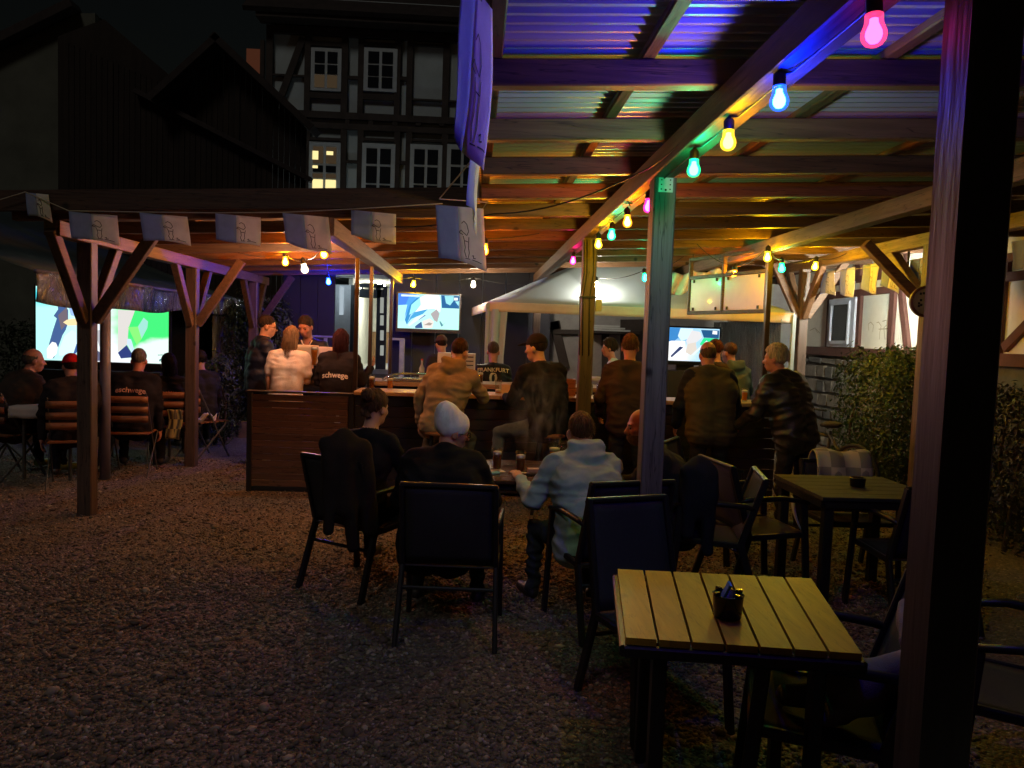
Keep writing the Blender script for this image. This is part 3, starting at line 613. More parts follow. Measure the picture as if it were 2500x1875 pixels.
while px < 740:
    wpx = 13.5; p0 = P(px, barn_top(px), Y=BY+random.uniform(-.02, .02)); p1 = P(px+wpx-1.2, barn_top(px+wpx), Y=p0.y)
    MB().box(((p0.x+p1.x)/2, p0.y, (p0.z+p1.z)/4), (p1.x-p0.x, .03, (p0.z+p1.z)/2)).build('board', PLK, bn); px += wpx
MB().bar(P(530, 98, Y=BY-.3), P(770, 322, Y=BY-.3), .7, .14).build('roof_edge', ROOFM, bn)
MB().bar(P(545, 100, Y=BY-.3), P(380, 250, Y=BY-.3), .7, .14).build('roof_edge', ROOFM, bn)
MB().bar(P(330, 222, Y=BY-.15), P(760, 440, Y=BY-.15), .2, .10).build('rake_board', ROOFM, bn)
MB().slab([(-8.95, BY+.1, 0), (-4.5, BY+.1, 0), (-4.5, BY+.1, 5.2), (-8.0, BY+.1, 8.0), (-8.95, BY+.1, 7.6)], (0, 1, 0), .1).build('backing', PLK, bn)
# glowing edge of a curtained window behind the barn roof
wb = thing('curtained_window', 'dim red curtained window just above the barn roof', 'window')
p0, p1 = P(600, 116, Y=HY-1.5), P(634, 182, Y=HY-1.5)
MB().box(((p0.x+p1.x)/2, HY-1.4, (p0.z+p1.z)/2), (p1.x-p0.x, .08, p0.z-p1.z)).build('curtain', emit('curtain_glow', (.5, .16, .08), .10), wb)
MB().bar((p1.x+.05, HY-1.45, p1.z-.2), (p1.x+.05, HY-1.45, p0.z+.2), .1, .1, (0, 1, 0)).build('frame', TIM, wb)

# ================================================================== marquee on the left
mq = thing('marquee', 'dark marquee with sagging clear film valance over the seated group', 'tent')
TX = -3.86
FAB = surf('marquee_fabric', (.05, .075, .078), .75, var=.3, scale=(1.2, 1.2, 1.2), bump=.2)
MB().grid(lambda u, v: Vector((TX - .05 - 3.2*v, 7.2 + 6.3*u, 2.06 + 1.25*v - .10*math.sin(math.pi*v) + .02*math.sin(u*9))), 24, 10).build('roof', FAB, mq, True, .004)
FILM = film('marquee_film', (.45, .47, .52), .9, (4, 4, 2.0), 1.0, .16)
MB().grid(lambda u, v: Vector((TX + .015*math.sin(u*55+v*3) + .02*math.sin(u*23), 7.0 + 6.4*u, 2.07 - v*(.27 + .035*math.sin(u*7) + .02*math.sin(u*19)))), 110, 6).build('valance', FILM, mq, True, .002)
PIPE = surf('pvc_pipe', (.17, .16, .22), .5)
for y, x in ((8.18, TX+.05), (12.6, TX)):
    MB().tube([(x, y, 0), (x, y, 2.05)], .052 if y < 9 else .04, 14).build('leg', surf('film_wrapped_leg', (.16, .15, .21), .4, bump=.5, scale=(4, 4, 4)), mq, True)
MB().tube([(TX, 7.0, 2.07), (TX, 13.4, 2.07)], .02, 8).build('rail', PIPE, mq, True)
MB().tube([(TX-3.2, 7.0, 3.2), (TX-3.2, 13.4, 3.2)], .02, 8).build('rail', PIPE, mq, True)
MB().grid(lambda u, v: Vector((TX - .05 - 3.4*u, 13.4 + .02*math.sin(u*30), 2.1*v + u*v*.5)), 16, 2).build('back_sheet', surf('tarp', (.03, .035, .04), .8), mq, True, .003)
MB().grid(lambda u, v: Vector((TX-.1 + .02*math.sin(u*20), 11.9 + 1.5*u, 2.05*v)), 12, 2).build('side_sheet', FILM, mq, True, .003)

# ================================================================== party tent behind the bar
pt_ = thing('party_tent', 'white gazebo tent with rolled valance standing behind the bar', 'tent')
TW = surf('tent_canvas', (.38, .49, .57), .7, var=.08, scale=(1.5, 1.5, 1.5), bump=.2)
A = P(1190, 772, Y=10.6); Bq = P(1938, 781, Y=9.7)
c0 = Vector((A.x, 10.6, 2.10)); c1 = Vector((Bq.x, 9.7, 2.06)); c2 = Vector((Bq.x+.1, 12.6, 2.06)); c3 = Vector((A.x-.3, 13.2, 2.06)); apex = Vector((2.0, 11.6, 2.98))
def tri(a, b, c, nm): 
    MB().grid(lambda u, v: (a.lerp(b, u)).lerp(c, v) - Vector((0, 0, .12*math.sin(math.pi*u)*(1-v)*v*2)), 14, 8).build(nm, TW, pt_, True, .003)
tri(c0, c1, apex, 'roof_panel'); tri(c1, c2, apex, 'roof_panel'); tri(c3, c0, apex, 'roof_panel')
def val(a, b, nm='valance', h=.13): MB().grid(lambda u, v: a.lerp(b, u) + Vector((.0, -.012 + .01*math.sin(u*40)*v, -h*v)), 30, 3).build(nm, surf('tent_valance', (.68, .60, .50), .7, var=.06), pt_, True, .003)
val(c0, c1); val(c1, c2); val(c3, c0)
def leg(p, nm='leg'): MB().bar((p.x, p.y, 0), (p.x, p.y, p.z-.02), .05, .05, (0, 1, 0)).build(nm, TW, pt_)
for p in (c0, c1, c3): leg(p)
# gathered canvas corner curtains
def curtain(p, dx, ph): MB().grid(lambda u, v: Vector((p.x + dx*u*(1-.35*v) + .012*math.sin(u*14+ph), p.y - .03 + .03*math.sin(u*11+ph), p.z-.1 - v*1.75)), 14, 10).build('corner_curtain', TW, pt_, True, .004)
curtain(c0, .26, 0); curtain(c3+Vector((.05, 0, 0)), .25, 2)
MB().grid(lambda u, v: Vector((c1.x - .16 + .03*math.sin(u*17), c1.y + u*2.7, 1.98 - v*1.45)), 30, 10).build('side_film', film('tent_film', (.7, .75, .75), .75, (3, 9, 2.0), 1.0, .10), pt_, True, .002)
# loose shiny film bunched above the tent
bf = thing('bunched_film', 'crumpled shiny plastic film bunched under the rafters above the tent', 'plastic film')
p, q = P(1625, 690, Y=9.6), P(1790, 676, Y=9.6)
MB().grid(lambda u, v: Vector((p.x+(q.x-p.x)*u, 9.6 + .05*math.sin(u*31+v*4), p.z+.1 + (q.z-p.z)*u - v*(.30-.2*u) + .02*math.sin(u*19))), 40, 8).build('film', surf('white_film', (.62, .66, .70), .25, var=.2, bump=.6, scale=(6, 6, 6)), bf, True, .002)
# wall inside the tent: grey infill with timbers
iw = thing('back_wall', 'grey infill wall with dark slanting timbers seen under the tent', 'wall')
IY = 13.3
p, q = P(1330, 760, Y=IY), P(1990, 960, Y=IY)
MB().box(((p.x+q.x)/2, IY+.06, 1.35), (q.x-p.x, .1, 2.7)).build('wall', surf('grey_infill', (.34, .34, .33), .9, var=.12), iw)
def ib(a, b, w): MB().bar(P(*a, Y=IY-.02), P(*b, Y=IY-.02), .08, w, (1, 0, 0)).build('timber', TIM, iw)
ib((1352, 785), (1380, 900), .16); ib((1350, 810), (1560, 812), .16); ib((1478, 800), (1478, 960), .12); ib((1356, 805), (1352, 785), .2); ib((1550, 780), (1550, 960), .5)
sh = thing('wall_shelf', 'wall shelf with stacked white paper under the tent', 'shelf')
p, q = P(1432, 806, Y=13.0), P(1542, 808, Y=13.0); MB().box(((p.x+q.x)/2, 13.0, p.z-.03), (q.x-p.x, .3, .03)).build('board', TIM, sh)
for k in range(3): MB().box(((p.x+q.x)/2-.04*k, 12.98, p.z+.01+.035*k), (q.x-p.x-.1-.1*k, .24, .026)).build('paper_stack', surf('paper', (.62, .66, .66), .8, var=.06), sh)

# hanging sign rack with two blank boards
sr = thing('sign_rack', 'hanging wooden rack with two blank cream boards under the roof', 'sign')
e0 = P(1684, 728, Y=9.25); e1 = P(1872, 706, Y=7.95); dv = (e1-e0); dv.z = 0; dn = dv.normalized(); L = dv.length; nrm = Vector((dn.y, -dn.x, 0))
zt, zb_ = 2.26, 1.86; FRW = wood('rack_wood', (.12, .075, .05), 'Y')
zm = (e0.z+e1.z)/2; zt = zm+.215; zb_ = zm-.205
base0 = Vector((e0.x, e0.y, 0)); 
def rp(s, z, off=0): return base0 + dn*(s*L) + nrm*off + Vector((0, 0, z))
for z in (zt, zb_, zt+.22): MB().bar(rp(0, z), rp(1, z), .045, .04).build('rail', FRW, sr)
for s in (0, .47, 1): MB().bar(rp(s, zb_-.02), rp(s, zt+.24), .045, .045, (0, 1, 0)).build('upright', FRW, sr)
for s0, s1_ in ((.02, .45), (.49, .98)):
    bd = MB().bar(rp(s0, (zt+zb_)/2, .004), rp(s1_, (zt+zb_)/2, .004), .012, zt-zb_-.045, (0, 0, 1), .002).build('board', surf('cream_board', (.74, .62, .52), .32, var=.05, coat=.1, bump=.05), sr)
    for s in (s0+.05, s1_-.06):
        for z in (zt-.045, zb_+.045): MB().box(rp(s, z, .016), (.02, .02, .035)).build('clip', SOCK, bd)
for s in (.02, .98): MB().tube([rp(s, zt+.24), (rp(s, 0).x, rp(s, 0).y, rz(rp(s, 0).x))], .004, 6).build('wire', CABLE, sr)

# ================================================================== televisions
def tv_mat(name, shapes, base, strength):
    """flat moving picture: soft blobs of colour in screen coordinates (0..1)"""
    m = bpy.data.materials.new(name); m.use_nodes = True; n = m.node_tree.nodes; l = m.node_tree.links; n.clear()
    o = n.new('ShaderNodeOutputMaterial'); e = n.new('ShaderNodeEmission'); e.inputs[1].default_value = strength
    tc = n.new('ShaderNodeTexCoord'); sp = n.new('ShaderNodeSeparateXYZ'); l.new(tc.outputs['UV'], sp.inputs[0])
    nz = n.new('ShaderNodeTexNoise'); nz.inputs['Scale'].default_value = 6; nz.inputs['Detail'].default_value = 6; l.new(tc.outputs['UV'], nz.inputs['Vector'])
    cur = n.new('ShaderNodeRGB'); cur.outputs[0].default_value = rgba(base); cur = cur.outputs[0]
    def mth(op, a, b=None):
        k = n.new('ShaderNodeMath'); k.operation = op
        for i, v in enumerate((a, b)):
            if v is None: continue
            if isinstance(v, (int, float)): k.inputs[i].default_value = v
            else: l.new(v, k.inputs[i])
        return k.outputs[0]
    wob = mth('MULTIPLY', mth('SUBTRACT', nz.outputs['Fac'], .5), .45)
    for (cx, cy, rx, ry, ang, soft, c) in shapes:
        ca, sa = math.cos(ang), math.sin(ang)
        dx = mth('SUBTRACT', sp.outputs[0], cx); dy = mth('SUBTRACT', sp.outputs[1], cy)
        u = mth('DIVIDE', mth('ADD', mth('MULTIPLY', dx, ca), mth('MULTIPLY', dy, sa)), rx); v = mth('DIVIDE', mth('SUBTRACT', mth('MULTIPLY', dy, ca), mth('MULTIPLY', dx, sa)), ry)
        r = mth('ADD', mth('SQRT', mth('ADD', mth('MULTIPLY', u, u), mth('MULTIPLY', v, v))), wob)
        mr = n.new('ShaderNodeMapRange'); mr.interpolation_type = 'SMOOTHSTEP'; mr.inputs['From Min'].default_value = 1+soft; mr.inputs['From Max'].default_value = 1-soft
        l.new(r, mr.inputs['Value']); mx = n.new('ShaderNodeMixRGB'); l.new(mr.outputs[0], mx.inputs[0]); l.new(cur, mx.inputs[1]); mx.inputs[2].default_value = rgba(c); cur = mx.outputs[0]
    l.new(cur, e.inputs[0]); l.new(e.outputs[0], o.inputs[0]); return m
def tv(name, label, x0, x1, z0, z1, Y, mat, yaw=0, stand=True, polys=(), strength=1.15):
    t = thing(name, label, 'television', ((x0+x1)/2, Y, 0)); wd, ht = x1-x0, z1-z0; zc = (z0+z1)/2
    MB().box((0, .03, zc), (wd+.05, .05, ht+.05)).build('casing', surf('tv_black', (.012, .013, .016), .3, bump=0), t)
    me = bpy.data.meshes.new('screen'); me.from_pydata([(-wd/2, 0, z0), (wd/2, 0, z0), (wd/2, 0, z1), (-wd/2, 0, z1)], [], [(0, 1, 2, 3)])
    uv = me.uv_layers.new(name='UVMap'); 
    for i, c_ in enumerate(((0, 0), (1, 0), (1, 1), (0, 1))): uv.data[i].uv = c_
    s = bpy.data.objects.new('screen', me); col.objects.link(s); finish(s, mat, t)
    for k, (c_, pg_) in enumerate(polys):       # flat shapes of the broadcast picture
        MB().poly([(wd*(min(1, max(0, u))-.5), -.0006*(k+1), z0+ht*min(1, max(0, v))) for u, v in pg_]).build('picture_shape', emit('tv_%.2f_%.2f_%.2f' % c_, c_, strength), s)
    MB().box((0, -.006, z0-.035), (wd+.05, .05, .045)).build('bezel', MATS['tv_black'], t)
    if stand == 'legs':
        for sx in (-.35, .35): MB().box((sx*wd, .03, (z0-.05)/2), (.05, .05, z0-.05)).build('stand_leg', MATS['tv_black'], t)
        MB().box((0, .03, .72), (wd*.95, .4, .5)).build('cabinet', surf('cabinet', (.02, .02, .03), .6), t)
    elif stand == 'wall': MB().box((0, .14, zc), (.3, .18, .25)).build('bracket', MATS['tv_black'], t)
    else:
        MB().box((0, .06, z0-.09), (.25, .06, .1)).build('stand', MATS['tv_black'], t); MB().box((0, .1, (z0-.14)/2), (wd*1.05, .45, z0-.14)).build('cabinet', surf('cabinet', (.02, .02, .03), .6), t)
    t.rotation_euler.z = yaw; return t
wt = (1.0, 1.0, .98)
m1 = tv_mat('tv_left_picture', [(.06, .5, .26, .8, 0, .6, (.50, 1.0, .92)), (.06, .86, .22, .10, 0, .6, (.08, .80, .85)), (.95, .62, .36, .62, 0, .25, (.06, .85, .20)), (.98, .02, .26, .34, 0, .12, (.82, 1.0, .92))], (.92, .98, 1.0), 1.15)
T1 = lambda l: [((x-50)/2105, (1025+(x-50)*.0285-y)/1146) for x, y in l]
P1_ = [((.35, .55, .95), T1([(560, 160), (770, 160), (770, 370), (600, 330)])), ((.06, .12, .30), T1([(385, 120), (480, 130), (560, 250), (560, 440), (520, 560), (470, 640), (390, 860), (330, 1010), (250, 800), (320, 560), (380, 380), (330, 340), (400, 240)])),
       ((.17, .14, .17), T1([(400, 330), (540, 200), (560, 440), (450, 560)])), ((1.0, .78, .42), T1([(480, 440), (540, 400), (640, 380), (760, 400), (740, 480), (560, 490)])), ((.72, .95, 1.0), T1([(500, 650), (620, 560), (750, 650), (640, 960), (420, 960), (410, 880)])),
       ((.05, .12, .35), T1([(750, 720), (790, 790), (650, 960), (635, 950), (690, 780)])), ((.50, .50, .52), T1([(1010, 560), (1120, 560), (1200, 680), (1200, 920), (1110, 970), (1020, 700)])), ((.12, .12, .20), T1([(1000, 860), (1100, 930), (1200, 1000), (1210, 1040), (1010, 1040)])),
       ((.72, .69, .66), T1([(1350, 240), (1620, 250), (1520, 520), (1500, 780), (1350, 900)])), ((.03, .05, .20), T1([(1350, 910), (1490, 790), (1560, 900), (1620, 980), (1400, 1000)])), ((.60, .78, 1.0), T1([(1500, 690), (1560, 700), (1640, 960), (1600, 960), (1500, 780)])),
       ((.25, .95, .20), T1([(1510, 510), (1670, 500), (1730, 690), (1650, 790)])), ((.35, .75, .65), T1([(1670, 500), (1760, 360), (1830, 420), (1820, 520), (1730, 690)])), ((1., 1., 1.), T1([(260, 800), (310, 745), (370, 760), (400, 830), (380, 930), (300, 1010), (230, 1000), (225, 860)])), ((.03, .2, .2), T1([(1990, 940), (2120, 935), (2120, 945), (1990, 950)])), ((.04, .2, .22), T1([(2010, 1020), (2060, 990), (2060, 1005), (2020, 1050)]))]
m2 = tv_mat('tv_mid_picture', [(.1, .75, .25, .4, 0, .4, (.10, .40, .95)), (.85, .3, .4, .5, 0, .4, (.55, 1.0, .88))], (.55, .98, .95), 1.15)
T2 = lambda l: [((x-175)/1780, (1390+(x-175)*.02-y)/1020) for x, y in l]
P2_ = [((.08, .25, .95), T2([(190, 350), (520, 370), (390, 700), (190, 720)])), ((.50, 1.0, .85), T2([(180, 720), (440, 700), (340, 1190), (190, 1190)])), ((.80, 1.0, 1.0), T2([(255, 400), (780, 420), (780, 460), (260, 460)])), ((.03, .14, .35), T2([(1410, 400), (1955, 420), (1945, 790), (1440, 780)])),
       ((.35, .80, .85), T2([(1510, 420), (1780, 420), (1780, 560), (1680, 700), (1560, 640)])), ((.95, 1.0, 1.0), T2([(1790, 470), (1900, 470), (1900, 550), (1790, 550)])), ((.40, .85, .90), T2([(1820, 580), (1940, 570), (1930, 720)])), ((.05, .30, .65), T2([(510, 700), (700, 500), (800, 470), (620, 760), (540, 1000), (440, 1290), (380, 1150)])),
       ((.40, .95, .97), T2([(560, 700), (800, 480), (830, 700), (650, 900), (500, 1000)])), ((1., 1., 1.), T2([(800, 480), (1000, 380), (1350, 400), (1410, 600), (1400, 900), (1200, 800), (900, 850), (660, 920), (830, 700)])), ((.08, .40, .75), T2([(650, 920), (1040, 820), (1080, 780), (900, 960), (560, 1120), (440, 1290), (540, 1060)])),
       ((.80, 1.0, 1.0), T2([(470, 1300), (700, 1050), (980, 970), (850, 1090), (520, 1330)])), ((.20, .25, .50), T2([(760, 1150), (960, 980), (980, 1010), (800, 1140)])), ((.45, .41, .42), T2([(1120, 960), (1290, 820), (1380, 950), (1320, 1200), (1230, 1150)])), ((.85, .80, .74), T2([(880, 1180), (1100, 1090), (1220, 1180), (1180, 1380), (930, 1390)])),
       ((.42, .35, .30), T2([(940, 1290), (1080, 1210), (1180, 1240), (1120, 1300)])), ((.05, .12, .30), T2([(680, 1330), (860, 1190), (900, 1380), (690, 1390)])), ((.1, .3, .4), T2([(1380, 1180), (1410, 1170), (1490, 1280), (1550, 1200), (1480, 1310), (1440, 1330)]))]
m3 = tv_mat('tv_right_picture', [(.15, .8, .4, .4, 0, .4, (.10, .45, .90)), (.2, .2, .4, .4, 0, .4, (.95, .98, 1.0))], (.45, .75, .98), 1.15)
T3 = lambda l: [(x/846, (124-y/5.53)/86) for x, y in l]
P3_ = [((.05, .25, .60), T3([(0, 215), (340, 215), (330, 330), (220, 440), (0, 440)])), ((.70, .90, 1.0), T3([(330, 215), (500, 215), (470, 350), (350, 400), (300, 330)])), ((.78, .77, .78), T3([(480, 240), (590, 260), (620, 340), (540, 420), (430, 440), (410, 400)])), ((.02, .10, .25), T3([(600, 230), (840, 230), (840, 345), (640, 340)])),
       ((.9, .95, 1.0), T3([(755, 235), (815, 240), (815, 290), (750, 285)])), ((.03, .80, .30), T3([(640, 345), (840, 345), (840, 480), (680, 480), (590, 440)])), ((1., 1., 1.), T3([(0, 480), (220, 400), (400, 400), (400, 560), (300, 650), (0, 650)])), ((.03, .05, .15), T3([(330, 480), (380, 490), (230, 640), (215, 620)])), ((.75, .68, .60), T3([(430, 440), (540, 410), (560, 540), (480, 600), (410, 560)])), ((.80, .90, .95), T3([(480, 600), (680, 380), (700, 400), (520, 600)]))]
p0, p1 = P(88, 880, Y=10.9), P(411, 885, Y=10.9)
tv('television', 'very large television on a low cabinet inside the dark marquee', p0.x, p1.x, p0.z+.01, p0.z+1.02, 10.9, m1, 0, 'legs', P1_)
p0, p1 = P(973, 716, Y=12.2), P(1120, 806, Y=12.2)
tv('television', 'wall television beside the lit doorway, hung on the dark rear wall', p0.x, p1.x, p1.z, p0.z, 12.2, m2, .06, 'wall', P2_)
p0, p1 = P(1600, 798, Y=10.9), P(1753, 884, Y=10.9)
tv('television', 'television under the white tent behind the bald man in the vest', p0.x, p1.x, p1.z, p0.z, 10.9, m3, 0, 'cab', P3_)

# ================================================================== greenery
def leafy(name, label, boxes, n, size, colr, cat='hedge', seed=1, stemcol=(.05, .035, .02)):
    """foliage: leaf-sized faces through the outer volume of lumpy boxes, on stems"""
    rnd = np.random.RandomState(seed); t = thing(name, label, cat); vol = sum(b[3]*b[4]*b[5] for b in boxes); allp = []; alln = []
    for (cx, cy_, cz, dx, dy, dz) in boxes:
        k = int(n*dx*dy*dz/vol); q = rnd.uniform(-1, 1, (k*4, 3)); m = np.max(np.abs(q), 1); q = q[(m > .55) | (rnd.rand(len(q)) < .12)][:k]
        q = q/np.maximum(1e-6, (np.sum(np.abs(q)**6, 1)**(1/6)))[:, None]*np.max(np.abs(q), 1)[:, None]
        lump = 1+.10*np.sin(q[:, 0]*7+seed)*np.sin(q[:, 1]*6+2)*np.sin(q[:, 2]*8) + rnd.normal(0, .035, len(q))
        q = q*lump[:, None]; allp.append(q*np.array([dx/2, dy/2, dz/2])+np.array([cx, cy_, cz])); alln.append(q)
    p = np.concatenate(allp); nn = np.concatenate(alln)+rnd.normal(0, .6, p.shape); nn /= np.linalg.norm(nn, axis=1)[:, None]
    a = np.cross(nn, rnd.normal(0, 1, p.shape)); a /= np.linalg.norm(a, axis=1)[:, None]; b = np.cross(nn, a); s = size*rnd.uniform(.6, 1.3, len(p))[:, None]
    v = np.stack([p-a*s, p+b*s*.45+nn*s*.15, p+a*s, p-b*s*.45+nn*s*.15], 1).reshape(-1, 3); 
    me = bpy.data.meshes.new('foliage'); me.from_pydata(v.tolist(), [], np.arange(len(v)).reshape(-1, 4).tolist()); me.update()
    o = bpy.data.objects.new('foliage', me); col.objects.link(o); finish(o, surf('leaf_%s_%d' % (name, seed), colr, .5, var=.55, scale=(14, 14, 14), bump=0), t); o['kind'] = 'stuff'
    st = MB(); rr = random.Random(seed)
    for (cx, cy_, cz, dx, dy, dz) in boxes:
        for k in range(max(3, int(dx*dy*6))):
            x, y = cx+rr.uniform(-.35, .35)*dx, cy_+rr.uniform(-.35, .35)*dy; st.tube([(x, y, 0), (x+rr.uniform(-.1, .1), y+rr.uniform(-.1, .1), cz), (x+rr.uniform(-.15, .15), y+rr.uniform(-.15, .15), cz+dz*.4)], [.02, .014, .006], 6)
    st.build('stem', surf('stem', stemcol, .9), t); return t
leafy('hedge', 'clipped green hedge in front of the stone plinth by the near post', [(4.62, 8.15, .82, .95, 1.3, 1.6), (4.85, 8.0, 1.55, .5, .6, .28)], 17000, .026, (.036, .072, .016), seed=3)
leafy('hedge', 'dark brown-green hedge behind the near post at the right edge', [(4.75, 6.15, .68, .9, 2.2, 1.36)], 9000, .026, (.032, .034, .014), seed=5)
leafy('bush', 'dark evergreen bush behind the man with glasses', [(-3.35, 12.3, 1.05, 1.0, .7, 2.1), (-4.1, 13.0, .9, .8, .6, 1.8)], 9000, .035, (.03, .05, .02), 'bush', seed=8)
leafy('bush', 'dark ivy mound behind the wooden chairs at the marquee edge', [(-3.55, 11.0, .62, .5, .8, 1.2), (-6.7, 12.2, .8, 1.2, .6, 1.6)], 6000, .035, (.03, .045, .02), 'bush', seed=9)
kb = thing('low_wall', 'low stone edging wall beyond the marquee posts', 'wall')
for i in range(7): MB().box((-3.95+.33*i, 11.6+random.uniform(-.02, .02), .11), (.31, .22, .22+random.uniform(-.02, .02))).build('stone', STO[i % 3], kb)
# ================================================================== bodies from distance fields
def _cap(Pt, a, b, ra, rb):
    ba = b-a; q = Pt-a; h = np.clip((q@ba)/max(1e-9, float(ba@ba)), 0, 1)
    return np.linalg.norm(q-h[..., None]*ba, axis=-1)-(ra+(rb-ra)*h)
def _ell(Pt, c, r, R):
    q = (Pt-c)@R; k0 = np.linalg.norm(q/r, axis=-1); k1 = np.linalg.norm(q/(r*r), axis=-1)+1e-9
    return k0*(k0-1)/k1
class Field:
    def __init__(s): s.p = []
    def cap(s, a, b, ra, rb, t, k=.02): s.p.append(('c', np.array(a, float), np.array(b, float), ra, rb, t, k)); return s
    def ell(s, c, r, R, t, k=.015): s.p.append(('e', np.array(c, float), np.array(r, float), np.array(R, float), None, t, k)); return s
    def one(s, q, Pt): return _cap(Pt, q[1], q[2], q[3], q[4]) if q[0] == 'c' else _ell(Pt, q[1], q[2], q[3])
    def bounds(s):
        lo = np.full(3, 9e9); hi = -lo
        for q in s.p:
            if q[0] == 'c': m = max(q[3], q[4]); a = np.minimum(q[1], q[2])-m; b = np.maximum(q[1], q[2])+m
            else: m = max(q[2]); a = q[1]-m; b = q[1]+m
            lo = np.minimum(lo, a); hi = np.maximum(hi, b)
        return lo, hi
    def mesh(s, h, cuts=()):
        lo, hi = s.bounds(); lo -= 3*h; hi += 3*h; n = np.ceil((hi-lo)/h).astype(int)+1
        D = np.full(n, 1e2, np.float32)
        for q in s.p:
            k = q[6]
            if q[0] == 'c': m = max(q[3], q[4]); a = np.minimum(q[1], q[2])-m; b = np.maximum(q[1], q[2])+m
            else: m = max(q[2]); a = q[1]-m; b = q[1]+m
            i0 = np.maximum(0, np.floor((a-lo-k-2*h)/h).astype(int)); i1 = np.minimum(n, np.ceil((b-lo+k+2*h)/h).astype(int)+1)
            sl = tuple(slice(x, y) for x, y in zip(i0, i1))
            G = np.stack(np.meshgrid(*[lo[d]+h*np.arange(i0[d], i1[d]) for d in range(3)], indexing='ij'), -1)
            d = s.one(q, G).astype(np.float32); E = D[sl]; hh = np.clip(.5+.5*(E-d)/k, 0, 1)
            D[sl] = np.where(E > 50, d, E*(1-hh)+d*hh-k*hh*(1-hh))
        if cuts:
            G = np.stack(np.meshgrid(*[lo[d]+h*np.arange(n[d]) for d in range(3)], indexing='ij'), -1)
            for nn, c in cuts: D = np.maximum(D, (c-(G@np.array(nn, float))).astype(np.float32))
        return nets(D, lo, h)
    def tags(s, Pt):
        d = np.stack([s.one(q, Pt) for q in s.p]); return [s.p[i][5] for i in np.argmin(d, 0)]
    def dist(s, Pt): return np.min(np.stack([s.one(q, Pt) for q in s.p]), 0)
CORN = np.array([(i, j, k) for i in (0, 1) for j in (0, 1) for k in (0, 1)])
EDG = [(a, b) for a in range(8) for b in range(a+1, 8) if np.sum(np.abs(CORN[a]-CORN[b])) == 1]
def nets(D, lo, h):
    S = D < 0; n = np.array(D.shape)
    cnt = np.zeros(n-1, np.int8)
    for c in CORN: cnt += S[c[0]:n[0]-1+c[0], c[1]:n[1]-1+c[1], c[2]:n[2]-1+c[2]]
    I = np.argwhere((cnt > 0) & (cnt < 8)); ID = np.full(n-1, -1, np.int64); ID[I[:, 0], I[:, 1], I[:, 2]] = np.arange(len(I))
    V = np.stack([D[I[:, 0]+c[0], I[:, 1]+c[1], I[:, 2]+c[2]] for c in CORN], 1); pos = np.zeros((len(I), 3)); ct = np.zeros(len(I))
    for a, b in EDG:
        x = (V[:, a] < 0) != (V[:, b] < 0); t = np.where(x, V[:, a]/np.where(x, V[:, a]-V[:, b], 1), 0)
        pos += x[:, None]*(CORN[a]+(CORN[b]-CORN[a])*t[:, None]); ct += x
    verts = lo+h*(I+pos/ct[:, None]); faces = []
    for ax in range(3):
        b, c = (ax+1) % 3, (ax+2) % 3; s0 = [slice(None)]*3; s1 = [slice(None)]*3; s0[ax] = slice(0, -1); s1[ax] = slice(1, None)
        A, B = S[tuple(s0)], S[tuple(s1)]; E = np.argwhere(A != B); E = E[(E[:, b] > 0) & (E[:, c] > 0) & (E[:, b] < n[b]-1) & (E[:, c] < n[c]-1)]
        def idx(db, dc): q = E.copy(); q[:, b] += db; q[:, c] += dc; return ID[q[:, 0], q[:, 1], q[:, 2]]
        Q = np.stack([idx(-1, -1), idx(0, -1), idx(0, 0), idx(-1, 0)], 1); ins = A[E[:, 0], E[:, 1], E[:, 2]]
        Q[~ins] = Q[~ins][:, ::-1]; faces.append(Q)
    F = np.concatenate(faces); return verts, F[(F >= 0).all(1)]
def np_mesh(name, V, F, mats, mi=None, parent=None):
    me = bpy.data.meshes.new(name); me.from_pydata(V.tolist(), [], F.tolist()); me.update()
    for m in mats: me.materials.append(m)
    if mi is not None: me.polygons.foreach_set('material_index', np.asarray(mi, np.int32))
    me.polygons.foreach_set('use_smooth', [True]*len(me.polygons))
    o = bpy.data.objects.new(name, me); col.objects.link(o)
    if parent is not None: o.parent = parent
    return o
def rot(ax, deg): return np.array(Matrix.Rotation(math.radians(deg), 3, ax))
def unit(v): v = np.array(v, float); return v/np.linalg.norm(v)
# ---- hand templates (fingers along +Y, palm down, thumb towards -X = right hand)
def hand_field(curl):
    f = Field(); I3 = np.eye(3); f.ell((0, .047, 0), (.040, .052, .015), I3, 'skin', .01); f.cap((0, -.03, 0), (0, .02, 0), .026, .026, 'skin', .015)
    for x, ln, by in ((-.030, .070, .088), (-.010, .080, .093), (.011, .075, .090), (.031, .058, .082)):
        p = np.array((x, by, 0.)); a = 0
        for sgl, r in ((.42, .0092), (.32, .0086), (.28, .0078)):
            a += curl; q = p+np.array((x*.12*sgl, math.cos(a), -math.sin(a)))*ln*sgl; f.cap(p, q, r, r*.94, 'skin', .003); p = q
    f.cap((-.030, .02, -.004), (-.056, .052, -.014), .0125, .011, 'skin', .008); f.cap((-.056, .052, -.014), (-.050 if curl > .6 else -.066, .080, -.030), .011, .009, 'skin', .004)
    return f.mesh(.0052)
HANDS = {'relaxed': hand_field(.32), 'grip': hand_field(.95)}
